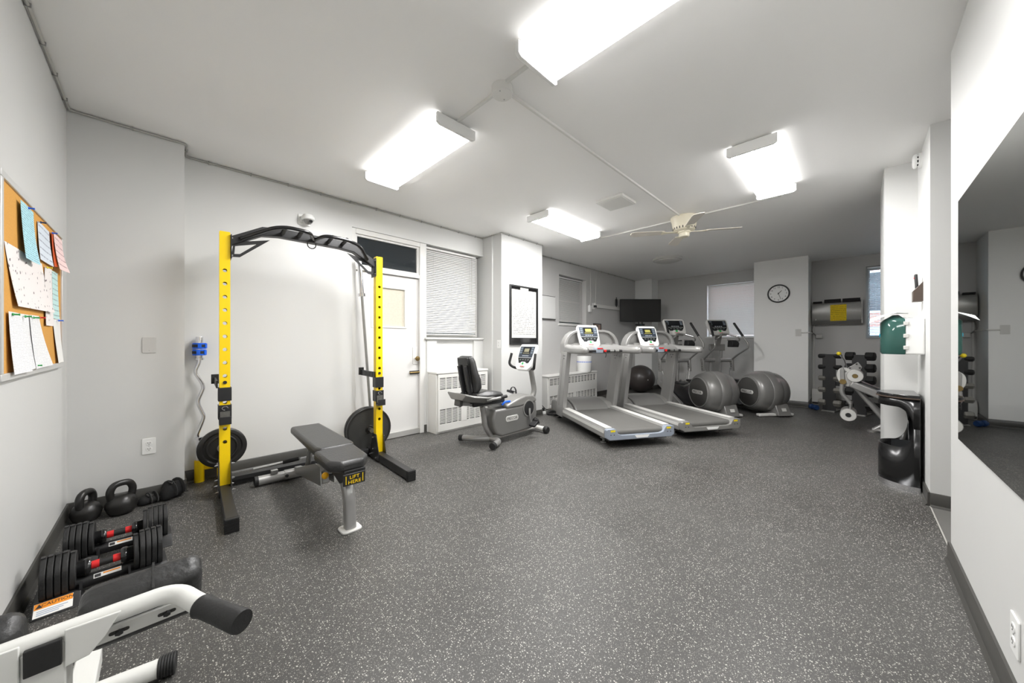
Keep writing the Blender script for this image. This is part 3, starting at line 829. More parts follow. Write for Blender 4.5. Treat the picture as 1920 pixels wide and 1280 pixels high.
# arched front leg (flat oval tube)
leg = fil([(0.0, 0.62, 0.16), (0.0, 0.36, 0.33), (0.0, 0.17, 0.36), (0.0, 0.03, 0.25), (0.0, 0.01, 0.012)], 0.17, 8)
rings = []
for i, p in enumerate(leg):
    a, b = Vector(leg[max(i - 1, 0)]), Vector(leg[min(i + 1, len(leg) - 1)])
    tn = (b - a).normalized(); nn = Vector((1, 0, 0)); bb = tn.cross(nn)
    rings.append([tuple(Vector(p) + nn * (0.033 * ux) + bb * (0.034 * uy)) for ux, uy in rrect(2, 2, 0.5, 3)])
mk('front_leg', G().loft(rings), M_SIL, t)
mk('foot_plate', G().prism(rrect(0.125, 0.115, 0.03, 4, 0.0, 0.01), 'z', 0.0, 0.012), M_LGT, t, 0.003)
mk('main_tube', G().obox((0, 0.85, 0.13), (0.055, 0.75, 0.06), (-9, 0, 0)), M_SIL, t, 0.008)
mk('rear_foot_bar', G().tube([(-0.30, 1.235, 0.045), (0.30, 1.215, 0.045)], 0.038, 16), M_SIL, t)
for s in (-1, 1):
    mk('foot_cap', G().cyl((s * 0.285, 1.225 - s * 0.01, 0.045), (s * 0.31, 1.225 - s * 0.01, 0.045), 0.0405, n=16), M_RUB, t)
mk('bar_sleeve', G().tube([(-0.10, 1.228, 0.045), (0.10, 1.221, 0.045)], 0.043, 16), M_SIL, t)
for s in (-0.09, 0.02):
    mk('sleeve_bolt', G().cyl((s, 1.175, 0.05), (s, 1.19, 0.05), 0.013, n=8), M_BLK, t)
mk('transport_clip', G().box(-0.20, -0.15, 1.20, 1.235, 0.08, 0.115), M_STEEL, t, 0.004)
mk('pad_hinge', G().prism([(0.27, 0.35), (0.42, 0.27), (0.54, 0.26), (0.46, 0.42), (0.28, 0.42)], 'x', -0.045, 0.045), M_SIL, t, 0.004)
mk('ladder_plate', G().prism([(0.42, 0.17), (1.05, 0.09), (1.05, 0.14), (0.55, 0.30), (0.44, 0.30)], 'x', -0.05, -0.042), M_STEEL, t)
mk('ladder_plate', G().prism([(0.42, 0.17), (1.05, 0.09), (1.05, 0.14), (0.55, 0.30), (0.44, 0.30)], 'x', 0.042, 0.05), M_STEEL, t)
mk('back_strut', G().cyl((0.0, 0.95, 0.12), (0.0, 0.80, 0.42), 0.02, n=12), M_STEEL, t)
mk('adjust_handle', G().cyl((-0.35, 1.02, 0.215), (-0.04, 0.98, 0.235), 0.011, n=10), M_STEEL, t)
mk('handle_grip', G().cyl((-0.16, 1.0, 0.227), (-0.05, 0.985, 0.235), 0.017, n=12), M_RUB, t)
kn = mk('pop_pin_knob', G().ball((-0.088, 0.20, 0.315), 0.022, 16, 10), mat('amber_knob', (240, 176, 20), 0.35), t, label='amber round knob')
mk('pop_pin', G().cyl((-0.08, 0.2, 0.315), (-0.03, 0.2, 0.315), 0.009, n=8), M_BLK, kn)

# ------------------------------------------------------------------ kettlebells and straps by the pilaster
def kettlebell(label, x, y, r, h, rz):
    t = thing('kettlebell', label, 'kettlebell', (x, y, 0), rz, 'kettlebells')
    k = r
    mk('bell', G().lathe([(k * 0.01, 0), (k * 0.62, 0.0), (k * 0.86, k * 0.25), (k, k * 0.72), (k * 0.97, k * 1.02), (k * 0.80, k * 1.42), (k * 0.5, k * 1.66), (k * 0.01, k * 1.72)], 32), M_IRON, t, sharp=60)
    z0_ = k * 1.38; top_ = h - 0.018
    pts = [(-0.045 * k / 0.07, 0, z0_), (-0.052 * k / 0.07, 0, z0_ + (top_ - z0_) * 0.55), (-0.034 * k / 0.07, 0, top_ - 0.006), (0, 0, top_), (0.034 * k / 0.07, 0, top_ - 0.006), (0.052 * k / 0.07, 0, z0_ + (top_ - z0_) * 0.55), (0.045 * k / 0.07, 0, z0_)]
    mk('handle', G().tube(fil(pts, 0.03), 0.021, 12), M_IRON, t)
    return t
kettlebell('smaller black kettlebell in the corner, handle seen nearly edge-on', -0.352, 3.675, 0.073, 0.212, 62)
kettlebell('larger black kettlebell, handle turned broadside, beside the smaller one', -0.193, 3.665, 0.080, 0.232, 24)
def strap_bundle(label, x, y, L_, W_, H_, rz, lumps):
    t = thing('ankle_weight', label, 'ankle weight', (x, y, 0), rz)
    rings = []
    n = 14
    for i in range(9):
        s_ = -1 + 2 * i / 8
        f = (1 - abs(s_) ** 3.5) ** 0.5 if abs(s_) < 1 else 0.12
        f = max(f, 0.25)
        ring = []
        for k in range(n):
            a = 2 * math.pi * k / n
            wob = 1 + 0.10 * math.sin(3 * a + i * 1.7) + 0.06 * math.sin(5 * a + i)
            ring.append((s_ * L_ / 2, math.cos(a) * W_ / 2 * f * wob, max(0.0, H_ / 2 + math.sin(a) * H_ / 2 * f * wob - H_ / 2 * (1 - f) * 0.6)))
        rings.append(ring)
    mk('pouch', G().loft(rings), M_FAB, t, sharp=70)
    for q in lumps:
        mk('strap', G().tube([(q, W_ * 0.56 * math.cos(a), H_ * 0.5 + H_ * 0.56 * math.sin(a)) for a in [R(v) for v in range(-20, 201, 20)]], 0.005, 6, flat=3.2), mat('grey_black_webbing', (52, 52, 52), 0.7, bump=0.3, bscale=300), t)
    bk = mk('buckle', G().obox((lumps[0], -W_ * 0.2, H_ * 1.06), (0.03, 0.035, 0.007), (20, 0, 0)), M_BLKGLOSS, t, 0.002)
    return t
strap_bundle('small folded black ankle weight lying next to the kettlebells', -0.062, 3.74, 0.12, 0.085, 0.062, 18, [0.0, 0.035])
strap_bundle('bulkier black buckled ankle weight leaning at the pilaster corner', 0.07, 3.745, 0.16, 0.10, 0.125, 40, [-0.03, 0.03])

# ------------------------------------------------------------------ adjustable dumbbells in trays
def adjustable(label, x, y, rz, caution):
    t = thing('adjustable_dumbbell', label, 'dumbbell', (x, y, 0), rz, 'adjustable dumbbells by the left wall')
    for s in (-1, 1):
        cx = s * 0.143
        tr = mk('tray_end', G().prism([(-0.138, 0.0), (0.105, 0.0), (0.105, 0.01), (0.06, 0.048), (-0.075, 0.048), (-0.138, 0.004)], 'x', cx - 0.068, cx + 0.068), M_BLK, t, 0.003)
        mk('tray_wall', G().prism([(-0.085, 0.02), (0.085, 0.02), (0.075, 0.085), (0.035, 0.06), (-0.035, 0.06), (-0.075, 0.085)], 'x', cx - s * 0.066 - 0.004, cx - s * 0.066 + 0.004), M_BLK, tr)
        if caution and s < 0:
            Ml = Matrix.Translation((cx - 0.008, -0.1065, 0.0263)) @ Matrix.Rotation(R(34.9), 4, 'X')
            mk('warning_label', G(Ml).box(-0.054, 0.054, -0.032, 0.031, 0.0, 0.0012), M_PAPER, tr)
            mk('orange_band', G(Ml).box(-0.053, 0.053, 0.004, 0.030, 0.001, 0.002), M_ORG, tr)
            mk('warning_triangle', G(Ml).prism([(-0.050, 0.008), (-0.030, 0.008), (-0.040, 0.026)], 'z', 0.0018, 0.0026), M_INKD, tr)
            text('lettering', 'CAUTION', 0.019, M_INKD, tr, tuple(Ml @ Vector((0.011, 0.017, 0.0024))), (34.9, 0, 0), th=0.0002, sx=1.05)
            for k in range(3):
                mk('print_line', G(Ml).box(-0.045, 0.04 - 0.012 * k, -0.008 - k * 0.008, -0.005 - k * 0.008, 0.001, 0.0018), mat('blue_grey_print', (150, 165, 190), 0.6), tr)
        for k in range(5):
            px_ = cx - 0.042 + k * 0.021
            rr = 0.098 if k not in ((0,) if s > 0 else (4,)) else 0.088
            prof = [(rr * math.cos(a), 0.112 + rr * math.sin(a)) for a in [R(v) for v in range(-60, 241, 12)]]
            prof = [(max(-0.088, min(0.088, q[0])), q[1]) for q in prof]
            pl = mk('disc_plate', G().prism(prof, 'x', px_ - 0.0092, px_ + 0.0092), M_RUB, t, 0.003)
            mk('plate_notch', G().box(px_ - 0.0095, px_ + 0.004, -0.012, 0.012, 0.112 + rr - 0.012, 0.112 + rr + 0.004), M_BLK, pl)
        mk('selector_hub', G().lathe([(0.036, 0), (0.040, s * 0.006), (0.040, s * 0.02), (0.034, s * 0.028), (0.034, s * 0.05)], 24, (s * 0.048, 0, 0.112), 'x'), M_BLKGLOSS, t)
    mk('handle', G().lathe([(0.0165, -0.05), (0.0175, 0), (0.0165, 0.05)], 18, (0, 0, 0.112), 'x'), M_RUB, t)
    for s in (-1, 1):
        mk('red_band', G().lathe([(0.0182, s * 0.022), (0.0182, s * 0.047)], 18, (0, 0, 0.112), 'x'), M_RED, t, label='red grip band')
    br = mk('tray_bridge', G().tube([(-0.10, 0.0, 0.045), (0.10, 0.0, 0.045)], 0.03, 14), M_BLK, t)
    mk('bridge_sticker', G().obox((0.005, -0.0245, 0.063), (0.09, 0.001, 0.020), (-36, 0, 0)), M_PAPER, br)
    mk('sticker_icon', G().obox((-0.027, -0.0252, 0.0635), (0.02, 0.001, 0.014), (-36, 0, 0)), M_INKD, br)
    mk('sticker_strip', G().obox((0.018, -0.0232, 0.0665), (0.055, 0.001, 0.006), (-36, 0, 0)), M_ORG, br)
    return t
adjustable('black adjustable dumbbell with red bands on a tray with a caution label', -0.19, 2.655, 3, True)
adjustable('black adjustable dumbbell with red bands on the tray nearer the kettlebells', -0.165, 3.005, 1, False)

# ------------------------------------------------------------------ back-extension bench at the front
t = thing('back_extension_bench', 'white tubular back extension bench with worn black hip pads', 'exercise bench', (-0.15, 1.27, 0), 0)
cross = fil([(-0.20, -0.01, 0.55), (0.178, -0.01, 0.553), (0.215, -0.085, 0.54), (0.235, -0.125, 0.537)], 0.07, 8)
mk('cross_tube', G().tube(cross, 0.021, 16), M_GALV, t)
gobj = mk('hand_grip', G().lathe([(0.001, 0), (0.0235, 0.0), (0.0265, 0.006), (0.0235, 0.016), (0.0245, 0.075), (0.0265, 0.14), (0.025, 0.147), (0.001, 0.147)], 22), M_RUB, t)
gd = (Vector((0.288, -0.232, 0.533)) - Vector((0.221, -0.098, 0.5375))).normalized()
gobj.location = Vector((0.221, -0.098, 0.5375))
gobj.rotation_euler = gd.to_track_quat('Z', 'Y').to_euler()
# two pads, facing away and up
for s in (1, -1):
    Mx = Matrix.Translation((0.122 if s > 0 else -0.175, 0.042, 0.497)) @ Matrix.Rotation(R(24), 4, 'X')
    pd = mk('hip_pad', G(Mx).prism(rrect(0.222, 0.165, 0.03, 4), 'y', 0.0, 0.078), M_VINW, t, 0.022, 3)
    mk('pad_seam', G(Mx).box(0.012, 0.017, 0.0, 0.079, 0.04, 0.0835), M_VIN, pd)
    br = mk('pad_bracket', G(Mx).box(-0.095, 0.085, -0.006, 0.001, -0.046, 0.004), M_GALV, t, 0.002)
    for q in (-0.045, 0.04):
        mk('bracket_slot', G(Mx).prism(rrect(0.035, 0.011, 0.005, 3, q, -0.021), 'y', -0.008, -0.005), M_VOID, br)
        mk('bracket_bolt', G(Mx).cyl((q, -0.007, -0.021), (q, -0.014, -0.021), 0.008, n=6), M_BLK, br)
# central gusset and mast
mk('gusset', G().prism([(0.002, 0.569), (0.085, 0.567), (0.060, 0.522), (0.037, 0.494), (0.002, 0.488)], 'y', -0.04, -0.034), M_GALV, t, 0.002)
mk('gusset', G().prism([(-0.20, 0.569), (-0.056, 0.569), (-0.056, 0.47), (-0.12, 0.45), (-0.20, 0.52)], 'y', -0.04, -0.034), M_GALV, t, 0.002)
mk('mast_sleeve', G().box(-0.056, 0.004, -0.036, 0.05, 0.36, 0.545), M_GALV, t, 0.003)
mk('sleeve_plug', G().box(-0.051, -0.001, -0.0445, -0.034, 0.50, 0.556), M_RUB, t, 0.002, label='black square sleeve plug')
mk('mast', G().box(-0.055, 0.0, -0.02, 0.035, 0.06, 0.42), M_GALV, t, 0.004)
mk('base_beam', G().obox((-0.03, 0.32, 0.06), (0.06, 0.75, 0.06)), M_GALV, t, 0.004)
mk('floor_bar', G().tube([(-0.24, 0.56, 0.036), (0.145, 0.50, 0.036)], 0.030, 16), M_GALV, t)
mk('floor_bar_rear', G().tube([(-0.24, -0.03, 0.036), (0.18, -0.03, 0.036)], 0.030, 16), M_GALV, t)
for s, (a, b) in enumerate((((0.145, 0.50, 0.036), (0.19, 0.493, 0.036)), ((-0.24, 0.56, 0.036), (-0.275, 0.565, 0.036)), ((0.18, -0.03, 0.036), (0.22, -0.03, 0.036)), ((-0.24, -0.03, 0.036), (-0.275, -0.03, 0.036)))):
    A, B = Vector(a), Vector(b)
    pts = [A + (B - A) * (k / 12) for k in range(13)]
    mk('ribbed_end_cap', G().tube([tuple(p) for p in pts], [0.036 if k % 2 else 0.033 for k in range(13)], 18), M_RUB, t, sharp=20)
# ------------------------------------------------------------------ console shared by the cardio machines
def console(parent, loc, tilt, w, h, frame_m, panel_m, lcd_m, badge=True, name='console'):
    """white framed console; local plate faces -y, tilted back by tilt degrees"""
    Mx = Matrix.Translation(loc) @ Matrix.Rotation(R(-tilt), 4, 'X')
    outer = [(-w * 0.46, -h * 0.36), (-w * 0.30, -h * 0.5), (w * 0.30, -h * 0.5), (w * 0.46, -h * 0.36), (w * 0.5, h * 0.38), (w * 0.44, h * 0.5), (-w * 0.44, h * 0.5), (-w * 0.5, h * 0.38)]
    c = mk(name, G(Mx).prism(outer, 'y', 0.0, 0.05), frame_m, parent, 0.012, 3)
    mk('panel', G(Mx).prism([(-w * 0.40, -h * 0.02), (w * 0.40, -h * 0.02), (w * 0.42, h * 0.40), (-w * 0.42, h * 0.40)], 'y', -0.003, 0.004), panel_m, c)
    mk('lower_panel', G(Mx).prism([(-w * 0.28, -h * 0.24), (w * 0.28, -h * 0.24), (w * 0.40, -h * 0.04), (-w * 0.40, -h * 0.04)], 'y', -0.003, 0.004), M_SCRD, c)
    mk('display_surround', G(Mx).box(-w * 0.22, w * 0.22, -0.005, 0.0, h * 0.10, h * 0.38), M_SCRD, c)
    mk('display', G(Mx).box(-w * 0.14, w * 0.14, -0.006, 0.0, h * 0.19, h * 0.32), lcd_m, c, label='olive lcd display')
    mk('display_strip', G(Mx).box(-w * 0.19, w * 0.19, -0.006, 0.0, h * 0.125, h * 0.15), lcd_m, c)
    for k in range(3):
        for s in (-1, 1):
            mk('key_group', G(Mx).box(s * w * 0.32 - w * 0.055, s * w * 0.32 + w * 0.055, -0.005, 0.0, h * (0.30 - k * 0.085), h * (0.355 - k * 0.085)), mat('key_grey', (120, 130, 140), 0.4), c)
    for k in range(4):
        mk('key', G(Mx).box(-w * 0.17 + k * w * 0.095, -w * 0.11 + k * w * 0.095, -0.005, 0.0, h * 0.02, h * 0.06), mat('pale_key', (170, 176, 182), 0.4), c)
    for k in range(4):
        mk('lower_key', G(Mx).box(-w * 0.27 + k * w * 0.15, -w * 0.18 + k * w * 0.15, -0.005, 0.0, -h * 0.14, -h * 0.09), mat('dim_key', (96, 100, 96), 0.4), c)
    p = mk('start_pad', G(Mx).prism(rrect(w * 0.30, h * 0.2, 0.02, 3, 0, -h * 0.30), 'y', -0.012, 0.0), frame_m, c, 0.004)
    mk('start_button', G(Mx).prism(circ(w * 0.055, 14, 0, -h * 0.27), 'y', -0.0135, -0.01), M_GRN, c, label='green start button')
    mk('stop_strip', G(Mx).box(-w * 0.11, w * 0.11, -0.0135, -0.01, -h * 0.39, -h * 0.36), mat('faded_red_print', (196, 96, 90), 0.5), c)
    return c

# ------------------------------------------------------------------ treadmills
def treadmill(label, loc, rz, end_m):
    t = thing('treadmill', label, 'treadmill', loc, rz, 'treadmills')
    W = 0.87
    for s, xs in ((0, 0.0), (1, W - 0.12)):
        prof = [(xs, 0.115), (xs, 0.19), (xs + 0.02, 0.222), (xs + 0.10, 0.222), (xs + 0.12, 0.205), (xs + 0.12, 0.115)]
        if s:
            prof = [(2 * (W - 0.06) - q[0], q[1]) for q in prof][::-1]
        r_ = mk('side_rail', G().prism(prof, 'y', 0.05, 1.52), M_SILD, t, 0.004)
        mk('foot_rail', G().box(xs + 0.018, xs + 0.102, 0.06, 1.3, 0.221, 0.23), M_LGT, r_, 0.003)
        mk('rail_stripe', G().box(xs - 0.001 if not s else xs + 0.12, xs if not s else xs + 0.121, 0.06, 1.5, 0.165, 0.20), M_LGT, r_)
    bp = [(0.03, 0.165)] + [(0.055 - 0.035 * math.sin(R(a)), 0.168 - 0.035 * math.cos(R(a))) for a in range(30, 180, 25)] + [(0.1, 0.205), (1.5, 0.205), (1.5, 0.13), (0.06, 0.13)]
    mk('running_belt', G().prism(bp, 'x', 0.13, 0.74), M_BELT, t)
    mk('belt_roller', G().cyl((0.125, 0.056, 0.168), (0.745, 0.056, 0.168), 0.028, n=14), M_BLK, t)
    e = mk('end_cap', G().prism([(0.0, 0.125), (0.04, 0.10), (0.83, 0.10), (0.87, 0.125), (0.87, 0.212), (0.855, 0.224), (0.765, 0.226), (0.745, 0.20), (0.725, 0.165), (0.68, 0.15), (0.19, 0.15), (0.145, 0.165), (0.125, 0.20), (0.105, 0.226), (0.015, 0.224), (0.0, 0.212)], 'y', -0.012, 0.045), end_m, t, 0.004)
    mk('cap_badge', G().prism([(0.35, 0.142), (0.54, 0.142), (0.515, 0.112), (0.375, 0.112)], 'y', -0.0145, -0.011), M_WPL, e)
    for xs in (0.075, 0.795):
        mk('caution_sticker', G().box(xs - 0.028, xs + 0.028, -0.0135, -0.011, 0.192, 0.213), M_YST, e)
    for xs in (0.05, 0.09, 0.78, 0.82):
        mk('cap_screw', G().cyl((xs, -0.0135, 0.16), (xs, -0.011, 0.16), 0.006, n=8), M_BLK, e)
    mk('frame_bottom', G().box(0.06, W - 0.06, 0.05, 1.72, 0.075, 0.13), M_BLK, t)
    hp = [(1.18, 0.19), (1.24, 0.25), (1.32, 0.295), (1.45, 0.325), (1.62, 0.33), (1.76, 0.30), (1.80, 0.22), (1.80, 0.09), (1.18, 0.09)]
    mk('motor_hood', G().prism(hp, 'x', 0.17, 0.70), M_SHELL, t, 0.02, 3)
    for xa, xb in ((0.015, 0.172), (0.698, 0.855)):
        mk('hood_shoulder', G().prism([(q[0] + 0.03, max(0.1, q[1] - 0.018)) for q in hp], 'x', xa, xb), M_SILD, t, 0.03, 3)
    for s, xs in ((-1, -0.012), (1, W - 0.058)):
        u = mk('upright', G().prism([(1.30, 0.09), (1.53, 0.09), (1.31, 1.06), (1.10, 1.06)], 'x', xs, xs + 0.07), M_SIL, t, 0.008)
        mk('upright_groove', G().prism([(1.39, 0.25), (1.425, 0.25), (1.245, 1.03), (1.21, 1.03)], 'x', xs - 0.001 if s < 0 else xs + 0.07, xs if s < 0 else xs + 0.071), M_SILD, u)
        for q, zq in ((1.17, 1.0), (1.22, 1.0), (1.20, 0.96)):
            mk('upright_bolt', G().cyl((xs - 0.004 if s < 0 else xs + 0.07, q, zq), (xs if s < 0 else xs + 0.074, q, zq), 0.007, n=8), M_BLK, u)
            mk('upright_bolt', G().cyl((xs + 0.07 if s < 0 else xs - 0.004, q, zq), (xs + 0.074 if s < 0 else xs, q, zq), 0.007, n=8), M_BLK, u)
    # arms
    for s, xs in ((-1, 0.045), (1, W - 0.045)):
        rings = []
        for (yy, zc, hw, hh) in ((0.585, 1.09, 0.02, 0.02), (0.60, 1.09, 0.042, 0.042), (0.65, 1.09, 0.056, 0.05), (0.80, 1.09, 0.060, 0.052), (1.05, 1.092, 0.058, 0.055), (1.2, 1.10, 0.055, 0.065), (1.36, 1.12, 0.05, 0.085)):
            rings.append([(xs + hw * a, yy, zc + hh * b) for a, b in rrect(2, 2, 0.85, 4)])
        mk('handrail_arm', G().loft(rings), M_SIL, t, sharp=60)
    # curved shell behind the console
    out = [(-0.01, 1.04), (-0.01, 1.17), (0.02, 1.25), (0.07, 1.315), (0.14, 1.36), (0.24, 1.38), (0.63, 1.38), (0.73, 1.36), (0.80, 1.315), (0.85, 1.25), (0.88, 1.17), (0.88, 1.04)]
    inn = [(0.05, 1.14), (0.05, 1.18), (0.07, 1.24), (0.11, 1.29), (0.17, 1.33), (0.25, 1.345), (0.62, 1.345), (0.70, 1.33), (0.76, 1.29), (0.80, 1.24), (0.82, 1.18), (0.82, 1.14)]
    sh = mk('console_shell', G().ring(out, inn, 'y', 1.20, 1.36), M_SIL, t, 0.012, 3)
    mk('shell_back', G().prism(inn, 'y', 1.255, 1.345), M_SIL, sh)
    mk('console_ledge', G().prism([(1.0, 1.075), (1.04, 1.12), (1.15, 1.16), (1.3, 1.17), (1.3, 1.045), (1.1, 1.035)], 'x', 0.09, W - 0.09), M_SIL, t, 0.012, 3)
    for xs in (0.17, 0.70):
        mk('cup_holder', G().ring(circ(0.05, 20, xs, 1.19), circ(0.042, 20, xs, 1.19), 'z', 1.155, 1.185), M_SILD, t)
    console(t, (0.365, 1.16, 1.285), 24, 0.34, 0.365, M_WPL, M_SCR, M_LCD)
    bar = mk('sensor_bar', G().tube(fil([(0.10, 0.95, 1.075), (0.77, 0.95, 1.075)], 0.02), 0.017, 12), M_BLK, t)
    for xs in (0.16, 0.58, 0.66):
        mk('sensor_plate', G().cyl((xs, 0.95, 1.075), (xs + 0.06, 0.95, 1.075), 0.0182, n=12), M_STEEL, bar)
    sm = mk('bar_mount', G().box(0.36, 0.47, 0.925, 1.06, 1.045, 1.12), M_WPW, t, 0.01, 3)
    mk('stop_label', G().box(0.375, 0.455, 0.92, 0.926, 1.10, 1.118), M_RED, sm)
    kk = mk('safety_key', G().obox((0.50, 0.935, 1.075), (0.035, 0.03, 0.035)), M_RED, t, 0.006, label='red safety key')
    mk('key_lanyard', G().tube(fil([(0.50, 0.925, 1.06), (0.505, 0.915, 1.02), (0.49, 0.91, 0.985)], 0.02), 0.007, 6), M_BLK, kk)
    for xs in (0.11, W - 0.11):
        for yy in (0.27, 1.68):
            f = mk('levelling_foot', G().lathe([(0.035, 0), (0.035, 0.012), (0.014, 0.018), (0.014, 0.05), (0.04, 0.055), (0.04, 0.12)], 16, (xs, yy, 0)), M_SILD if yy < 1 else M_BLK, t)
    return t
treadmill('silver treadmill closest to the bike, with a blue-grey rear end cap', (3.496, 1.979, 0), 58.5 - 90, M_WPW)
treadmill('silver treadmill next to the ellipticals, with a grey rear end cap', (4.472, 1.514, 0), 58.5 - 90, M_SILD)

# ------------------------------------------------------------------ ellipticals
def elliptical(label, loc, rz, frame_m):
    t = thing('elliptical_trainer', label, 'elliptical', loc, rz, 'elliptical trainers')
    cy, cz = 0.20, 0.372
    prof = [(0.24, -0.262), (0.268, -0.255), (0.302, -0.205), (0.328, -0.11), (0.335, 0.0), (0.328, 0.11), (0.302, 0.205), (0.268, 0.255), (0.24, 0.262)]
    mk('drum', G().lathe(prof, 56, (0, cy, cz), 'x'), M_SHELL, t, sharp=50)
    mk('drum_band', G().lathe([(0.331, -0.085), (0.337, -0.08), (0.3395, 0.0), (0.337, 0.08), (0.331, 0.085)], 56, (0, cy, cz), 'x'), M_SHELL, t, sharp=50)
    for s in (-1, 1):
        d_ = mk('side_cover', G().lathe([(0.236, s * 0.25), (0.236, s * 0.270), (0.218, s * 0.278), (0.001, s * 0.286)], 44, (0, cy, cz), 'x'), M_SHELLD, t, sharp=50)
        mk('cover_rim', G().ring(circ(0.247, 44, cy, cz), circ(0.236, 44, cy, cz), 'x', s * 0.258, s * 0.276), M_SIL, d_)
        b_ = mk('badge', G().prism([(p[0] + cy, p[1] + cz + 0.0) for p in rrect(0.27, 0.062, 0.03, 5)], 'x', s * 0.276, s * 0.2885), M_LGT, d_, 0.003)
        text('lettering', 'PRECOR', 0.058, M_SHELLD, b_, (s * 0.2892, cy, cz), (90, 0, 90 * s), sx=1.0)
    st = mk('drum_pedestal', G().prism([(-0.155, 0.02), (0.42, 0.02), (0.36, 0.2), (-0.075, 0.2)], 'x', -0.02, 0.20), M_SHELL, t, 0.01)
    mk('data_plate', G().obox((0.09, -0.123, 0.115), (0.075, 0.003, 0.05), (-22, 0, 0)), M_LGT, st)
    mk('rear_foot', G().box(-0.30, 0.30, -0.09, -0.01, 0.008, 0.05), M_LGT, t, 0.012, 3)
    for xs in (-0.27, 0.27):
        mk('foot_pad', G().cyl((xs, -0.05, 0), (xs, -0.05, 0.012), 0.03, n=14), M_RUB, t)
    mk('front_foot', G().box(-0.32, 0.32, 1.44, 1.53, 0.008, 0.05), M_LGT, t, 0.012, 3)
    mk('base_beam', G().box(-0.05, 0.05, 0.35, 1.5, 0.02, 0.09), frame_m, t, 0.008)
    mk('ramp', G().prism([(0.70, 0.035), (0.80, 0.035), (1.50, 0.36), (1.50, 0.44), (1.42, 0.44), (0.70, 0.10)], 'x', -0.27, -0.21), M_SIL, t, 0.008)
    mk('ramp', G().prism([(0.70, 0.035), (0.80, 0.035), (1.50, 0.36), (1.50, 0.44), (1.42, 0.44), (0.70, 0.10)], 'x', 0.21, 0.27), M_SIL, t, 0.008)
    mk('ramp_cover', G().prism([(0.48, 0.10), (1.45, 0.42), (1.45, 0.34), (0.60, 0.06)], 'x', -0.20, 0.20), M_BLK, t, 0.01)
    for s, dz, dy in ((-1, 0.0, 0.0), (1, 0.03, 0.06)):
        arm = mk('pedal_arm', G().tube([(s * 0.165, 0.35, 0.50 + dz), (s * 0.165, 0.75 + dy, 0.40 + dz), (s * 0.165, 1.20 + dy, 0.43)], 0.022, 10), M_SILD, t)
        mk('foot_pedal', G().prism([(q[0] + s * 0.165, q[1] + 0.88 + dy) for q in rrect(0.15, 0.36, 0.05, 4)], 'z', 0.425 + dz, 0.455 + dz), M_BLK, arm, 0.008)
        lk = mk('lower_link', G().cyl((s * 0.30, 1.30, 0.68), (s * 0.24, 1.18 + dy, 0.42), 0.013, n=8), M_SIL, t)
        mk('lower_link_rod', G().cyl((s * 0.275, 1.33, 0.68), (s * 0.215, 1.22 + dy, 0.42), 0.010, n=8), M_SILD, lk)
        hb = mk('link_bracket', G().prism([(1.265, 0.62), (1.335, 0.62), (1.37, 0.86), (1.29, 0.86)], 'x', s * 0.31 - 0.02, s * 0.31 + 0.02), M_SILD, t, 0.006)
        for q in (0.66, 0.71, 0.76):
            for sd in (-1, 1):
                mk('adjust_hole', G().cyl((s * 0.31 + sd * 0.0195, 1.315, q), (s * 0.31 + sd * 0.0212, 1.315, q), 0.009, n=8), M_VOID, hb)
        mk('pivot_tube', G().cyl((s * 0.06, 1.33, 0.835), (s * 0.335, 1.33, 0.835), 0.037, n=18), M_SIL, t)
        ha = mk('swing_handle', G().tube(fil([(s * 0.30, 1.31, 0.85), (s * 0.31, 1.15, 0.96), (s * 0.335, 0.92, 1.09), (s * 0.335, 0.92, 1.17), (s * 0.30, 1.03, 1.33)], 0.06), 0.0165, 10), M_SILD, t)
        mk('handle_grip', G().cyl((s * 0.303, 1.015, 1.31), (s * 0.25, 1.18, 1.565), 0.021, n=12).ball((s * 0.25, 1.18, 1.565), 0.021, 12, 8), M_RUB, ha)
    for s in (-1, 1):
        mk('column_tube', G().tube([(s * 0.105, 1.42, 0.06), (s * 0.105, 1.35, 1.14)], 0.028, 12), frame_m, t)
    mk('column_plate', G().box(-0.16, 0.16, 1.31, 1.36, 1.03, 1.16), M_SILD, t, 0.008)
    mk('column_cover', G().prism([(1.38, 0.05), (1.52, 0.05), (1.46, 0.60), (1.40, 0.60)], 'x', -0.08, 0.08), M_SHELLD, t, 0.01)
    mk('console_neck', G().prism([(1.30, 1.12), (1.37, 1.12), (1.30, 1.40), (1.24, 1.36)], 'x', -0.05, 0.05), M_SILD, t, 0.008)
    cs = console(t, (-0.05, 1.22, 1.495), 26, 0.44, 0.35, M_LGT, M_SCRD, M_SCRD)
    fh = mk('fixed_handlebar', G().tube(fil([(-0.22, 1.10, 1.24), (-0.20, 0.98, 1.29), (-0.06, 1.14, 1.36), (0.06, 1.14, 1.36), (0.20, 0.98, 1.29), (0.24, 1.02, 1.22), (0.14, 1.22, 1.24)], 0.05), 0.015, 10), M_SILD, t)
    mk('pulse_grip', G().cyl((0.09, 1.105, 1.348), (0.18, 1.0, 1.302), 0.0175, n=12), M_CHR, fh)
    ac = mk('accessory_tray', G().prism([(1.04, 1.10), (1.02, 1.17), (1.06, 1.235), (1.16, 1.235), (1.18, 1.10)], 'x', 0.10, 0.24), M_BLK, t, 0.012, 3)
    return t
elliptical('grey elliptical with round drum standing behind the treadmills, by the exercise ball', (6.36, 1.54, 0), 51 - 90, M_SIL)
elliptical('grey elliptical with round drum next to the clock pillar', (7.02, 0.97, 0), 50 - 90, M_SIL)

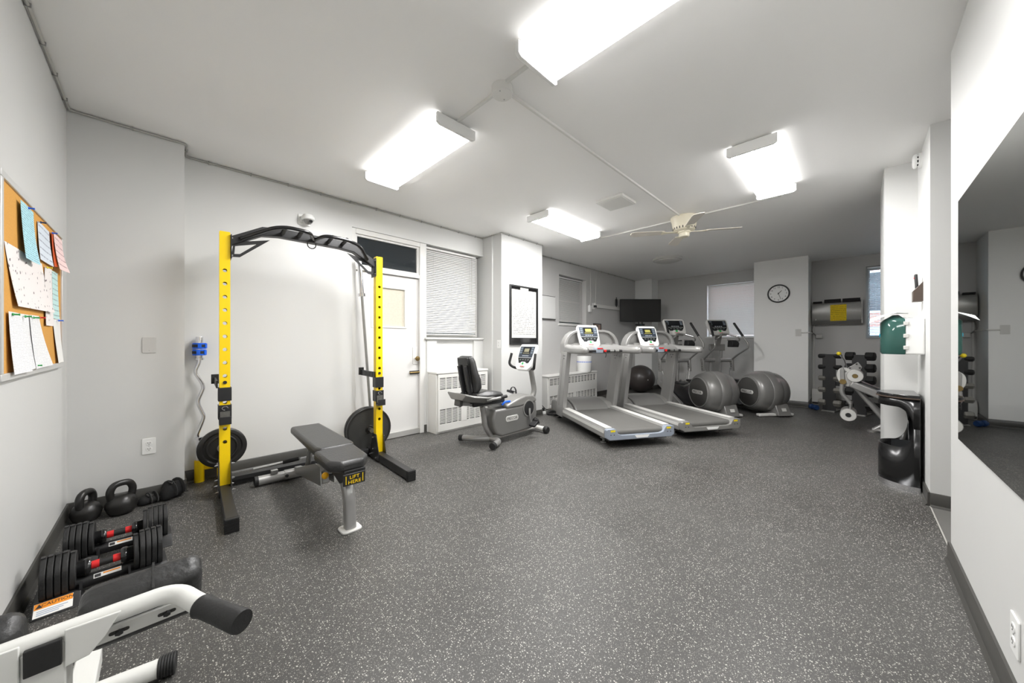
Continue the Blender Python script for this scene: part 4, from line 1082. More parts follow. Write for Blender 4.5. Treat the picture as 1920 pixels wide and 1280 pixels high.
# ------------------------------------------------------------------ recumbent bike
t = thing('recumbent_bike', 'grey recumbent exercise bike with black padded seat', 'exercise bike', (2.60, 3.10, 0), -90)
body = [(0.105, 0.30), (0.12, 0.20), (0.17, 0.12), (0.25, 0.075), (0.80, 0.085), (0.86, 0.14), (0.89, 0.27), (0.875, 0.43)]
mk('lower_shroud', G().prism(body + [(0.55, 0.40), (0.14, 0.405)], 'x', -0.115, 0.115), M_SHELL, t, 0.025, 3)
mk('upper_shroud', G().prism([(0.33, 0.402), (0.55, 0.398), (0.875, 0.428), (0.87, 0.475), (0.80, 0.512), (0.66, 0.52), (0.50, 0.487), (0.33, 0.44)], 'x', -0.12, 0.12), M_SILD, t, 0.018, 3)
b_ = mk('badge', G().prism([(0.31 + p[0] * 1 + 0.107, 0.272 + p[1]) for p in rrect(0.215, 0.068, 0.03, 5)], 'x', 0.112, 0.121), M_LGT, t, 0.003)
text('lettering', 'PRECOR', 0.048, M_SHELLD, b_, (0.1216, 0.417, 0.272), (90, 0, 90), sx=1.0)
for s in (1, -1):
    cr = mk('crank_disc', G().lathe([(0.092, s * 0.10), (0.092, s * 0.126), (0.08, s * 0.130), (0.001, s * 0.130)], 30, (0, 0.715, 0.355), 'x'), M_BLK, t)
    mk('crank_rim', G().ring(circ(0.105, 30, 0.715, 0.355), circ(0.092, 30, 0.715, 0.355), 'x', s * 0.108, s * 0.128), M_SILD, cr)
    e = (0.715, 0.175) if s > 0 else (0.745, 0.525)
    mk('crank_arm', G().tube(fil([(s * 0.135, 0.715, 0.355), (s * 0.15, 0.70, 0.28 if s > 0 else 0.43), (s * 0.16, e[0], e[1])], 0.04), 0.014, 8), M_STEEL, cr)
    pd = mk('pedal', G().obox((s * 0.215, e[0] - 0.0, e[1]), (0.09, 0.115, 0.03), (30 if s > 0 else -20, 0, 0)), M_BLK, t, 0.006)
    mk('toe_strap', G().tube([(s * 0.215 + 0.052 * math.cos(a), e[0] + 0.03, e[1] + 0.065 * math.sin(a)) for a in [R(v) for v in range(0, 181, 20)]], 0.005, 6, flat=2.5), M_BLK, pd)
mk('front_post', G().tube(fil([(0, 0.89, 0.40), (0, 0.965, 0.54), (0, 0.88, 0.88), (0, 0.86, 0.93)], 0.06), 0.038, 14, flat=0.85), M_SILD, t)
mk('front_stabiliser', G().cyl((-0.22, 0.97, 0.05), (0.17, 0.97, 0.05), 0.032, n=14), M_LGT, t)
for s in (-1, 1):
    xs = 0.20 if s > 0 else -0.25
    mk('transport_wheel', G().lathe([(0.038, -0.03), (0.046, -0.02), (0.046, 0.02), (0.038, 0.03)], 18, (xs, 0.97, 0.046), 'x'), M_RUB, t)
mk('base_tube', G().box(-0.035, 0.035, 0.17, 0.98, 0.04, 0.09), M_LGT, t, 0.006)
mk('rear_foot', G().tube(fil([(-0.27, -0.05, 0.052), (-0.13, 0.02, 0.05), (0.0, 0.17, 0.05), (0.06, 0.17, 0.05), (0.16, 0.16, 0.05), (0.235, 0.0, 0.05)], 0.08, 6), 0.034, 14), M_SIL, t)
for a, b in (((-0.255, -0.043, 0.052), (-0.30, -0.063, 0.048)), ((0.227, 0.017, 0.05), (0.245, -0.025, 0.046))):
    mk('rubber_foot', G().cyl(a, b, 0.038, n=14), M_RUB, t)
mk('rear_post', G().tube(fil([(0, 0.19, 0.06), (0, 0.09, 0.20), (0, 0.04, 0.45)], 0.06), 0.033, 14), M_SIL, t)
mk('seat_rail', G().obox((0, 0.09, 0.468), (0.075, 0.80, 0.045), (-8.5, 0, 0)), M_SIL, t, 0.006)
mk('rail_end', G().obox((0.0, -0.30, 0.535), (0.10, 0.05, 0.075), (-8, 0, 0)), M_SHELLD, t, 0.01)
lv = mk('seat_lever', G().tube(fil([(0.06, 0.30, 0.44), (0.075, 0.33, 0.475), (0.075, 0.42, 0.472)], 0.03), 0.013, 10), M_BLUE, t, label='blue seat release lever')
mk('carriage', G().box(-0.07, 0.07, -0.14, 0.34, 0.47, 0.535), M_BLK, t, 0.01)
sp = mk('seat_shell', G().loft([[(x * w_ / 0.2, y_, z_) for x, z_ in ((-0.2, z0_ + 0.03), (-0.19, z0_ + 0.045), (0.19, z0_ + 0.045), (0.2, z0_ + 0.03), (0.12, z0_ - 0.03), (-0.12, z0_ - 0.03))] for y_, z0_, w_ in ((-0.33, 0.60, 0.17), (-0.25, 0.575, 0.22), (-0.05, 0.545, 0.225), (0.08, 0.545, 0.20))]), M_SILD, t, 0.006)
mk('seat_cushion', G().loft([[(x * w_, y_, z_) for x, z_ in ((-1, zb_), (-1.02, zb_ + 0.03), (-0.8, zb_ + hh), (0, zb_ + hh - 0.005), (0.8, zb_ + hh), (1.02, zb_ + 0.03), (1, zb_))] for y_, zb_, w_, hh in ((-0.16, 0.58, 0.16, 0.05), (-0.05, 0.575, 0.20, 0.075), (0.10, 0.57, 0.20, 0.07), (0.20, 0.565, 0.175, 0.055), (0.24, 0.565, 0.14, 0.02))]), M_VIN, t, 0.01, 3)
Mb = Matrix.Translation((0, -0.15, 0.62)) @ Matrix.Rotation(R(12), 4, 'X')
bk = mk('backrest', G(Mb).prism([(-0.10, 0.0), (0.10, 0.0), (0.165, 0.06), (0.175, 0.16), (0.145, 0.24), (0.13, 0.36), (0.10, 0.425), (-0.10, 0.425), (-0.13, 0.36), (-0.145, 0.24), (-0.175, 0.16), (-0.165, 0.06)], 'y', 0.0, 0.07), M_VIN, t, 0.025, 3)
mk('backrest_shell', G(Mb).prism([(-0.085, 0.02), (0.085, 0.02), (0.10, 0.36), (0.09, 0.42), (-0.09, 0.42), (-0.10, 0.36)], 'y', -0.022, 0.004), M_BLKGLOSS, bk, 0.01)
for s in (-1, 1):
    mk('backrest_strut', G(Mb).box(s * 0.06 - 0.016, s * 0.06 + 0.016, -0.05, -0.02, -0.10, 0.33), M_BLK, bk, 0.004)
    mk('seat_handle', G().tube(fil([(s * 0.19, -0.06, 0.555), (s * 0.235, 0.05, 0.565), (s * 0.235, 0.19, 0.575)], 0.05), 0.016, 10), M_SILD, t)
    mk('handle_sleeve', G().cyl((s * 0.235, 0.11, 0.569), (s * 0.235, 0.205, 0.576), 0.019, n=12), M_RUB, t)
console(t, (0.0, 0.78, 1.005), 24, 0.30, 0.365, M_WPL, M_SCR, M_LCDG)
for s in (-1, 1):
    mk('console_handle', G().tube(fil([(s * 0.05, 0.83, 0.85), (s * 0.17, 0.76, 0.85), (s * 0.225, 0.70, 0.90), (s * 0.21, 0.74, 1.05)], 0.05, 6), 0.017, 10), M_RUB, t)

# ------------------------------------------------------------------ exercise ball, corner television
t = thing('exercise_ball', 'dark grey exercise ball in the corner below the television', 'exercise ball', (8.06, 3.66, 0))
mk('ball', G().ball((0, 0, 0.325), 0.325, 48, 28), M_BALL, t, sharp=80)
mk('valve_plug', G().cyl((-0.19, -0.263, 0.33), (-0.192, -0.266, 0.33), 0.012, n=10), M_LGT, t)
t = thing('television', 'flat black television on a corner wall bracket', 'television', (8.07, 3.66, 1.68), 44.7 - 90)
mk('bezel', G().box(-0.485, 0.485, -0.005, 0.035, 0.0, 0.545), M_BLK, t, 0.004)
mk('screen', G().box(-0.473, 0.473, -0.008, -0.004, 0.016, 0.533), M_TV, t)
mk('rear_cover', G().box(-0.30, 0.30, 0.034, 0.075, 0.08, 0.42), M_BLK, t, 0.01)
mk('wall_bracket', G().box(-0.10, 0.10, 0.07, 0.10, 0.15, 0.38).tube([(0, 0.1, 0.27), (0.12, 0.3, 0.27), (0.0, 0.60, 0.27)], 0.02, 8), M_BLK, t)
cb = mk('set_top_box', G().box(-0.10, 0.10, 0.0, 0.09, -0.085, -0.05), M_BLK, t, 0.006)
mk('box_hanger', G().box(-0.05, -0.03, 0.01, 0.03, -0.052, 0.01), M_BLK, cb)
mk('box_hanger', G().box(0.03, 0.05, 0.01, 0.03, -0.052, 0.01), M_BLK, cb)
mk('status_light', G().box(0.0, 0.02, -0.002, 0.001, -0.072, -0.064), mat('cyan_indicator', (90, 190, 210), 0.4), cb)

# ------------------------------------------------------------------ dumbbell stand with hex dumbbells
t = thing('dumbbell_rack', 'black two-column upright dumbbell stand against the far wall', 'dumbbell rack', (8.08, 0.14, 0), -16)
# local x runs across (left column at -x is world +y); facing -y
t.rotation_euler = (0, 0, R(-90 - 14))
for cx in (-0.20, 0.18):
    mk('panel', G().box(cx - 0.088, cx + 0.088, 0.0, 0.012, 0.012, 0.99), M_BLK, t, 0.003)
    mk('base_foot', G().box(cx - 0.088, cx + 0.088, -0.05, 0.30, 0.0, 0.02), M_STEEL, t, 0.003)
    mk('rear_brace', G().prism([(0.012, 0.02), (0.28, 0.02), (0.10, 0.95), (0.012, 0.95)], 'x', cx - 0.01, cx + 0.01), M_BLK, t)
mk('cross_brace', G().box(-0.12, 0.10, 0.02, 0.04, 0.45, 0.52), M_BLK, t)
rkt = t
def hexdb(label, lx, z, L_, r, m, depth):
    a = rkt.rotation_euler.z
    wx = rkt.location.x + lx * math.cos(a) - depth * math.sin(a)
    wy = rkt.location.y + lx * math.sin(a) + depth * math.cos(a)
    d_ = thing('hex_dumbbell', label, 'dumbbell', (wx, wy, z - r * 0.866), math.degrees(a), 'hex dumbbells on the stand')
    hl = 0.085 + r * 0.4
    for s in (-1, 1):
        x1_ = s * L_ / 2; x0_ = s * (L_ / 2 - hl)
        rings = []
        for q, f in ((x0_, 0.8), (x0_ + s * 0.012, 1.0), (x1_ - s * 0.018, 1.0), (x1_, 0.72)):
            rings.append([(q, r * f * math.cos(R(60 * k)), r * 0.866 + r * f * math.sin(R(60 * k))) for k in range(6)])
        mk('hex_head', G().loft(rings), m, d_, sharp=20)
    mk('handle', G().cyl((-L_ / 2 + hl - 0.01, 0, r * 0.866), (L_ / 2 - hl + 0.01, 0, r * 0.866), 0.014, n=10), M_CHR, d_)
    return d_
M_HEXG = mat('bare_grey_iron', (128, 126, 120), 0.45, 0.4, var=0.2, scale=30)
lev = [0.955, 0.765, 0.57, 0.37, 0.15]
nth = ['top', 'second', 'third', 'fourth', 'lowest']
for i, z in enumerate(lev):
    hexdb(nth[i] + ' hex dumbbell in the stand column next to the clock pillar', -0.195, z, 0.31, 0.042 + 0.004 * i, M_RUB if i < 2 else M_HEXG, 0.03)
for i, z in enumerate(lev):
    hexdb(nth[i] + ' larger hex dumbbell in the stand column under the window', 0.18, z + 0.01, 0.36, 0.078, M_RUB, 0.055)
M_HEXB = M_RUB

# ------------------------------------------------------------------ leg developer bench at the far right
t = thing('leg_curl_bench', 'grey leg curl bench with two roller pads behind the waste bin', 'exercise bench', (6.70, 0.0, 0), -90)
# local: x = -world y (right), y = +world x (away)
def yz(px, pz, d=0.0):
    return (-px, d, pz)
mk('main_tube', G().tube([yz(0.03, 0.62), yz(-0.30, 0.12)], 0.03, 12), M_SIL, t)
mk('second_tube', G().tube([yz(0.0, 0.56, 0.05), yz(-0.36, 0.10, 0.05)], 0.025, 12), M_SILD, t)
mk('floor_leg', G().tube([yz(-0.30, 0.14), yz(-0.17, 0.03), ], 0.027, 12), M_SIL, t)
mk('floor_bar', G().tube([yz(-0.15, 0.03), yz(-0.62, 0.03)], 0.027, 12), M_SIL, t)
mk('foot_disc', G().cyl(yz(-0.155, 0.0), yz(-0.155, 0.02), 0.05, n=16), M_SILD, t)
Mp = Matrix.Translation((0.22, -0.02, 0.52)) @ Matrix.Rotation(R(26), 4, 'Y')
mk('bench_pad', G(Mp).prism(rrect(0.55, 0.22, 0.04, 4), 'z', 0.0, 0.06), M_VIN, t, 0.018, 3)
mk('pad_beam', G(Mp).box(-0.30, 0.30, -0.14, -0.09, -0.06, 0.035), M_SIL, t, 0.02, 3)
mk('cam_plate', G().prism([(p[0] - 0.10, p[1] + 0.72) for p in [(0.07 * math.cos(R(a)) * 1.3 - 0.02 * math.sin(R(a)), 0.13 * math.sin(R(a))) for a in range(0, 360, 15)]], 'y', -0.07, -0.055), M_LGT, t, 0.003)
mk('cam_arm', G().prism([(-0.155, 0.62), (-0.105, 0.62), (-0.115, 0.82), (-0.135, 0.86), (-0.16, 0.82)], 'y', -0.10, -0.075), M_SIL, t, 0.008)
mk('pivot_bolt', G().cyl((-0.13, -0.115, 0.655), (-0.13, -0.05, 0.655), 0.035, n=18), M_BRASS, t)
mk('selector_plate', G().prism([(-0.10, 0.83), (0.02, 0.93), (0.06, 0.86), (0.03, 0.79), (-0.06, 0.76)], 'y', -0.05, -0.035), M_SIL, t, 0.004)
for q in ((-0.06, 0.845), (0.005, 0.90), (0.035, 0.85)):
    mk('selector_hole', G().cyl((q[0], -0.053, q[1]), (q[0], -0.049, q[1]), 0.011, n=10), M_VOID, t)
mk('curved_arm', G().tube(fil([(-0.135, -0.09, 0.62), (-0.145, -0.09, 0.50), (-0.09, -0.09, 0.42), (-0.05, -0.09, 0.36)], 0.06), 0.024, 12), M_SIL, t)
mk('roller_stem', G().cyl((-0.05, -0.09, 0.40), (-0.055, -0.09, 0.29), 0.02, n=10), M_STEEL, t)
for c_, lab in (((-0.075, 0.215), 'lower'), ((-0.01, 0.745), 'upper')):
    r_ = mk('roller_pad', G().lathe([(0.05, -0.13), (0.085, -0.12), (0.085, 0.14), (0.05, 0.15)], 26, (c_[0], -0.04, c_[1]), 'y'), M_SILD, t)
    mk('roller_cap', G().ring(circ(0.078, 26, c_[0], c_[1]), circ(0.03, 26, c_[0], c_[1]), 'y', -0.178, -0.165), M_LGT, r_)
    mk('roller_axle', G().cyl((c_[0], -0.185, c_[1]), (c_[0], 0.12, c_[1]), 0.026, n=14), M_BRASS if lab == 'upper' else M_BLK, r_)
mk('upper_axle_arm', G().cyl((-0.13, -0.06, 0.80), (-0.01, -0.03, 0.77), 0.02, n=10), M_SIL, t)
mk('pull_rod', G().tube([(-0.085, -0.045, 0.82), (-0.115, -0.06, 0.95), (-0.165, -0.06, 1.03)], 0.008, 8), M_CHR, t)
mk('rod_knob', G().ball((-0.17, -0.06, 1.04), 0.026, 14, 10), M_YST, t, label='yellow rod knob')
# ------------------------------------------------------------------ printed paper materials
def print_mat(name, rgb, ink, pitch, fill=0.45, seed=0.0, speck=False, axes=(1, 2)):
    m = bpy.data.materials.new(name)
    m.use_nodes = True
    nt = m.node_tree
    N, L = nt.nodes, nt.links
    b = N['Principled BSDF']
    b.inputs['Roughness'].default_value = 0.75
    tc = N.new('ShaderNodeTexCoord')
    sp = N.new('ShaderNodeSeparateXYZ'); L.new(tc.outputs['Object'], sp.inputs[0])
    def math_(op, a, v):
        q = N.new('ShaderNodeMath'); q.operation = op
        L.new(a, q.inputs[0]); q.inputs[1].default_value = v
        return q.outputs[0]
    if speck:
        vo = N.new('ShaderNodeTexVoronoi'); vo.inputs['Scale'].default_value = 1.0 / pitch
        L.new(tc.outputs['Object'], vo.inputs['Vector'])
        nz = N.new('ShaderNodeTexNoise'); nz.inputs['Scale'].default_value = 4.0 / pitch
        L.new(tc.outputs['Object'], nz.inputs['Vector'])
        a = N.new('ShaderNodeMath'); a.operation = 'MULTIPLY_ADD'
        L.new(nz.outputs[0], a.inputs[0]); a.inputs[1].default_value = 0.5; L.new(vo.outputs['Distance'], a.inputs[2])
        fac = math_('LESS_THAN', a.outputs[0], 0.42)
    else:
        z = math_('MULTIPLY', sp.outputs[axes[1]], 1.0 / pitch)
        fr = math_('FRACT', z, 0)
        line = math_('LESS_THAN', fr, fill)
        cb = N.new('ShaderNodeCombineXYZ')
        y2 = math_('MULTIPLY', sp.outputs[axes[0]], 90.0)
        fz = math_('FLOOR', z, 0)
        f7 = math_('MULTIPLY', fz, 7.31 + seed)
        L.new(y2, cb.inputs[0]); L.new(f7, cb.inputs[1])
        nz = N.new('ShaderNodeTexNoise'); nz.inputs['Scale'].default_value = 1.0; nz.inputs['Detail'].default_value = 1
        L.new(cb.outputs[0], nz.inputs['Vector'])
        on = math_('GREATER_THAN', nz.outputs[0], 0.44)
        mu = N.new('ShaderNodeMath'); mu.operation = 'MULTIPLY'
        L.new(line, mu.inputs[0]); L.new(on, mu.inputs[1])
        fac = mu.outputs[0]
    mx = N.new('ShaderNodeMix'); mx.data_type = 'RGBA'
    L.new(fac, mx.inputs[0])
    mx.inputs[6].default_value = lin(rgb) + (1,); mx.inputs[7].default_value = lin(ink) + (1,)
    L.new(mx.outputs[2], b.inputs['Base Color'])
    return m

# ------------------------------------------------------------------ cork board with its papers
t = thing('cork_board', 'aluminium framed cork notice board on the left wall', 'notice board', (-0.45, 2.93, 1.045))
y0, y1, hz_ = -0.605, 0.60, 0.825
mk('cork_sheet', G().box(0.0, 0.014, y0 + 0.02, y1 - 0.02, 0.02, hz_ - 0.02), M_CORK, t)
for (a, b, c_, d_) in ((y0, y1, 0.0, 0.03), (y0, y1, hz_ - 0.03, hz_), (y0, y0 + 0.03, 0.03, hz_ - 0.03), (y1 - 0.03, y1, 0.03, hz_ - 0.03)):
    mk('frame_rail', G().box(0.0, 0.022, a, b, c_, d_), M_ALU, t, 0.003)
BX = -0.4355
def paper(label, corners, m, curl=0.012, off=0.0, n=6, group='papers pinned to the cork board'):
    """corners (y,z): top-left, top-right, bottom-right, bottom-left on the board"""
    c = [Vector((0, a, b)) for a, b in corners]
    ctr = (c[0] + c[1] + c[2] + c[3]) / 4
    grid = []
    for i in range(n + 1):
        v_ = i / n
        row = []
        for j in range(n + 1):
            u_ = j / n
            p = (c[0] * (1 - u_) + c[1] * u_) * (1 - v_) + (c[3] * (1 - u_) + c[2] * u_) * v_ - ctr
            x = 0.0012 + curl * v_ ** 2 * (0.6 + 0.4 * u_) + 0.0015 * math.sin(u_ * 5 + v_ * 2)
            row.append((x, p.y, p.z))
        grid.append(row)
    o = mk('paper_sheet', G().sheet(grid, 0.0006, (1, 0, 0)), m, None, sharp=80)
    o.location = (BX + off, ctr.y, ctr.z)
    return tag(o, label, 'paper', group)
M_CYAN = print_mat('cyan_notice', (176, 222, 232), (138, 176, 188), 0.0105, 0.42)
M_LAV = print_mat('lavender_notice', (216, 224, 234), (160, 168, 182), 0.036, 0.2, 3)
M_PINK = print_mat('pink_notice', (242, 214, 212), (186, 150, 152), 0.036, 0.2, 5)
M_AQUA = print_mat('aqua_notice', (196, 228, 226), (150, 176, 176), 0.03, 0.22, 2)
M_LIST = print_mat('typed_list', (240, 240, 240), (212, 212, 216), 0.0068, 0.4, 1)
M_EXER = print_mat('exercise_chart', (236, 230, 228), (96, 84, 86), 0.034, speck=True)
paper('white exercise chart with rows of small figures pinned on the cork board', [(2.391, 1.600), (3.021, 1.608), (3.173, 1.363), (2.506, 1.351)], M_EXER, 0.02, 0.0)
paper('light blue typed notice pinned at the board top', [(2.564, 1.815), (2.791, 1.817), (2.807, 1.572), (2.586, 1.569)], M_CYAN, 0.016, 0.009)
paper('pale lavender notice pinned between the blue and pink ones', [(2.906, 1.805), (3.173, 1.81), (3.20, 1.622), (2.917, 1.617)], M_LAV, 0.01, 0.002)
paper('orange red slip showing behind the pink notice', [(3.19, 1.812), (3.25, 1.815), (3.262, 1.63), (3.205, 1.625)], mat('orange_red_paper', (206, 84, 30), 0.7), 0.012, 0.006)
paper('pale pink notice curling off the board edge', [(3.236, 1.818), (3.488, 1.824), (3.47, 1.628), (3.256, 1.618)], M_PINK, 0.03, 0.008)
paper('narrow white strip with an exercise figure beside the chart', [(3.057, 1.60), (3.242, 1.61), (3.235, 1.29), (3.057, 1.289)], M_EXER, 0.006, 0.002)
paper('pale aqua notice hanging under the pink one', [(3.242, 1.605), (3.406, 1.612), (3.406, 1.335), (3.242, 1.334)], M_AQUA, 0.006, 0.001)
paper('white typed list sheet at the lower left board edge', [(2.414, 1.323), (2.591, 1.324), (2.678, 1.067), (2.433, 1.066)], M_LIST, 0.016, 0.006)
paper('white typed list sheet overlapped by the edge sheet', [(2.585, 1.324), (2.76, 1.327), (2.83, 1.075), (2.64, 1.068)], M_LIST, 0.012, 0.002)
paper('white typed list sheet with a loose slanting side', [(2.745, 1.327), (2.928, 1.331), (3.126, 1.075), (2.80, 1.07)], M_LIST, 0.016, 0.004)
paper('blank white sheet at the lower right board edge', [(3.256, 1.331), (3.471, 1.338), (3.471, 1.078), (3.354, 1.075)], M_PAPER, 0.012, 0.002)
pinm = {}
for (yy, zz, colr, lb) in ((2.687, 1.812, M_BLUE, 'blue push pin in the light blue notice'), (2.917, 1.802, M_NAVY, 'dark blue push pin in the lavender notice'), (3.187, 1.808, M_BLUE, 'blue push pin over the orange slip'), (3.06, 1.596, M_YST, 'yellow push pin on the narrow exercise strip'), (2.45, 1.313, M_GRN, 'green push pin on the list sheet at the board edge'), (2.633, 1.314, M_GRN, 'green push pin on the overlapped list sheet'), (2.781, 1.316, M_GRN, 'green push pin on the slanting list sheet'), (2.83, 1.086, M_GRN, 'green push pin at the foot of the slanting list sheet'), (2.90, 1.322, M_RED, 'red push pin on the slanting list sheet'), (3.36, 1.327, M_BLUE, 'blue push pin on the blank sheet')):
    o = mk('push_pin', G().lathe([(0.0012, -0.008), (0.0012, 0.0), (0.006, 0.001), (0.006, 0.003), (0.0035, 0.006), (0.0035, 0.016), (0.0055, 0.019), (0.001, 0.02)], 10, (0, 0, 0), 'x'), colr)
    o.location = (BX + 0.009, yy, zz)
    tag(o, lb, 'push pin', 'push pins')

# ------------------------------------------------------------------ wall plates and outlets
def outlet(label, loc, rz, m, kind='duplex', name='wall_outlet', w_=0.074, h_=0.12):
    t = thing(name, label, 'wall plate' if kind == 'blank' else 'outlet', loc, rz)
    mk('plate', G().prism(rrect(w_, h_, 0.006, 3), 'y', -0.006, 0.0), m, t, 0.002)
    if kind == 'duplex':
        for s in (-1, 1):
            f = mk('receptacle', G().prism(rrect(0.034, 0.030, 0.012, 4, 0, s * 0.022), 'y', -0.0085, -0.005), m, t, 0.001)
            for q in (-0.006, 0.006):
                mk('slot', G().box(q - 0.0013, q + 0.0013, -0.0092, -0.008, s * 0.022 - 0.001, s * 0.022 + 0.008), M_VOID, f)
            mk('ground_hole', G().cyl((0, -0.0092, s * 0.022 - 0.007), (0, -0.008, s * 0.022 - 0.007), 0.0026, n=8), M_VOID, f)
    mk('screw', G().cyl((0, -0.0075, 0.0 if kind == 'duplex' else -0.042), (0, -0.0055, 0.0 if kind == 'duplex' else -0.042), 0.003, n=8), M_STEEL, t)
    return t
outlet('blank grey switch plate on the pilaster beside the cork board', (-0.061, 3.82, 1.177), 0, mat('painted_grey_plate', (196, 195, 192), 0.4), 'blank', 'blank_wall_plate')
outlet('white duplex outlet low on the pilaster above the kettlebells', (-0.062, 3.82, 0.41), 0, M_WPL)
outlet('white duplex outlet on the side of the white column', (3.48, 3.71, 1.17), -90, M_WPL)
outlet('white duplex outlet low on the mirror wall', (1.95, -0.37, 0.25), 180, M_WPL, w_=0.08, h_=0.125)

# ------------------------------------------------------------------ dome camera
t = thing('security_camera', 'small white dome camera on the wall above the rack', 'camera', (1.045, 4.07, 2.46))
mk('mount_plate', G().box(-0.055, 0.055, -0.012, 0.0, -0.055, 0.055), M_WPL, t, 0.004)
mk('mount_arm', G().box(-0.035, 0.035, -0.05, -0.01, -0.03, 0.03), M_WPL, t, 0.006)
c = mk('housing', G().lathe([(0.001, 0.045), (0.045, 0.04), (0.058, 0.02), (0.058, -0.005), (0.050, -0.012)], 26, (0.02, -0.075, 0.0)), M_WPL, t)
mk('dome', G().lathe([(0.044, -0.01), (0.040, -0.03), (0.025, -0.047), (0.001, -0.054)], 24, (0.02, -0.075, 0.0)), M_SILD, c)
mk('lens', G().cyl((0.03, -0.118, -0.028), (0.034, -0.128, -0.034), 0.014, n=14), M_BLKGLOSS, c)

# ------------------------------------------------------------------ rules poster
t = thing('rules_poster', 'black framed fitness centre rules poster on the white column', 'poster', (3.958, 3.66, 1.16))
w2, hh_ = 0.318, 0.90
mk('frame', G().ring([(-w2, 0), (w2, 0), (w2, hh_), (-w2, hh_)], [(-w2 + 0.026, 0.026), (w2 - 0.026, 0.026), (w2 - 0.026, hh_ - 0.026), (-w2 + 0.026, hh_ - 0.026)], 'y', -0.024, 0.0), M_BLK, t, 0.003)
mk('mat_board', G().box(-w2 + 0.02, w2 - 0.02, -0.010, -0.002, 0.02, hh_ - 0.02), M_BLKGLOSS, t)
sheet = mk('sheet', G().box(-0.275, 0.275, -0.0125, -0.0095, 0.105, 0.835), mat('ivory_paper', (212, 211, 205), 0.5, var=0.01), t)
text('lettering', 'FITNESS CENTER RULES', 0.052, M_INKD, sheet, (0, -0.0132, 0.775), (90, 0, 0), th=0.0003, sx=0.72)
mk('rule_line', G().box(-0.26, 0.26, -0.0132, -0.0124, 0.815, 0.819), M_INK, sheet)
mk('rule_line', G().box(-0.26, 0.26, -0.0132, -0.0124, 0.135, 0.139), M_INK, sheet)
mk('body_print', G().box(-0.25, 0.25, -0.0130, -0.0124, 0.155, 0.735), print_mat('rules_print', (212, 211, 205), (128, 127, 125), 0.026, 0.42, 4, axes=(0, 2)), sheet)
mk('header_clip', G().box(-0.09, 0.09, -0.016, -0.012, 0.835, 0.87), mat('olive_white_label', (206, 208, 190), 0.5, var=0.2, scale=60), t)

# ------------------------------------------------------------------ radiators
def radiator(label, x0_, x1_, yf, yb, H_, ncol, cat='radiator'):
    t = thing('radiator_cover', label, cat, ((x0_ + x1_) / 2, yb, 0))
    w_ = x1_ - x0_; d_ = yf - yb
    mk('cabinet', G().box(-w_ / 2, w_ / 2, d_ + 0.02, 0, 0.0, H_ - 0.02), M_HEAT, t, 0.004)
    mk('top', G().box(-w_ / 2 - 0.006, w_ / 2 + 0.006, d_ - 0.004, 0, H_ - 0.03, H_), M_HEAT, t, 0.008, 3)
    fx = w_ / 2 - 0.045
    za0, za1 = H_ * 0.71, H_ * 0.90
    zb0, zb1 = H_ * 0.15, H_ * 0.39
    fr = G()
    for (z0_, z1_) in ((0.03, zb0), (zb1, za0), (za1, H_ - 0.035)):
        fr.box(-w_ / 2 + 0.02, w_ / 2 - 0.005, d_, d_ + 0.018, z0_, z1_)
    for (z0_, z1_) in ((zb0, zb1), (za0, za1)):
        fr.box(-w_ / 2 + 0.02, -fx, d_, d_ + 0.018, z0_, z1_).box(fx, w_ / 2 - 0.005, d_, d_ + 0.018, z0_, z1_)
    mk('front_panel', fr, M_HEAT, t)
    for (z0_, z1_, nm) in ((za0, za1, 'upper'), (zb0, zb1, 'lower')):
        mk('grille_recess', G().box(-fx, fx, d_ + 0.017, d_ + 0.021, z0_, z1_), M_VOID, t)
        step = 2 * fx / ncol
        for k in range(1, ncol):
            mk('grille_mullion', G().box(-fx + k * step - 0.006, -fx + k * step + 0.006, d_ + 0.002, d_ + 0.018, z0_, z1_), M_HEAT, t)
        fins = G()
        nf = int((z1_ - z0_) / 0.0165)
        for k in range(1, nf):
            zq = z0_ + k * (z1_ - z0_) / nf
            fins.box(-fx, fx, d_ + 0.006, d_ + 0.017, zq - 0.0045, zq + 0.0045)
        f_ = mk('grille_fins', fins, M_HEAT, t); f_['kind'] = 'stuff'
    mk('valve_door', G().box(-0.05, 0.05, d_ - 0.002, d_ + 0.003, zb0 - 0.005, zb1 + 0.005), M_HEAT, t, 0.002)
    return t
radiator('tall white radiator cover under the wide blind', 2.515, 3.39, 3.855, 4.068, 0.81, 8)
radiator('low white radiator cover behind the treadmills', 4.80, 6.42, 3.85, 4.088, 0.60, 14)
t = thing('wipes_canister', 'white wipes canister with a blue band on the low radiator', 'canister', (6.12, 3.97, 0.60))
mk('canister', G().lathe([(0.001, 0), (0.148, 0.0), (0.152, 0.006), (0.152, 0.34), (0.146, 0.35), (0.001, 0.35)], 30), M_WPL, t)
mk('lid', G().lathe([(0.149, 0.348), (0.149, 0.362), (0.14, 0.366), (0.001, 0.366)], 30), M_SILD, t)
dash = mesh_of('band_dash', G().box(-0.011, 0.011, -0.1536, -0.151, 0.205, 0.222), M_BLUE)
for k in range(26):
    share('band_dash', dash, t, (0, 0, 0), (0, 0, 360 * k / 26))
t.scale = (0.95, 0.95, 0.92)

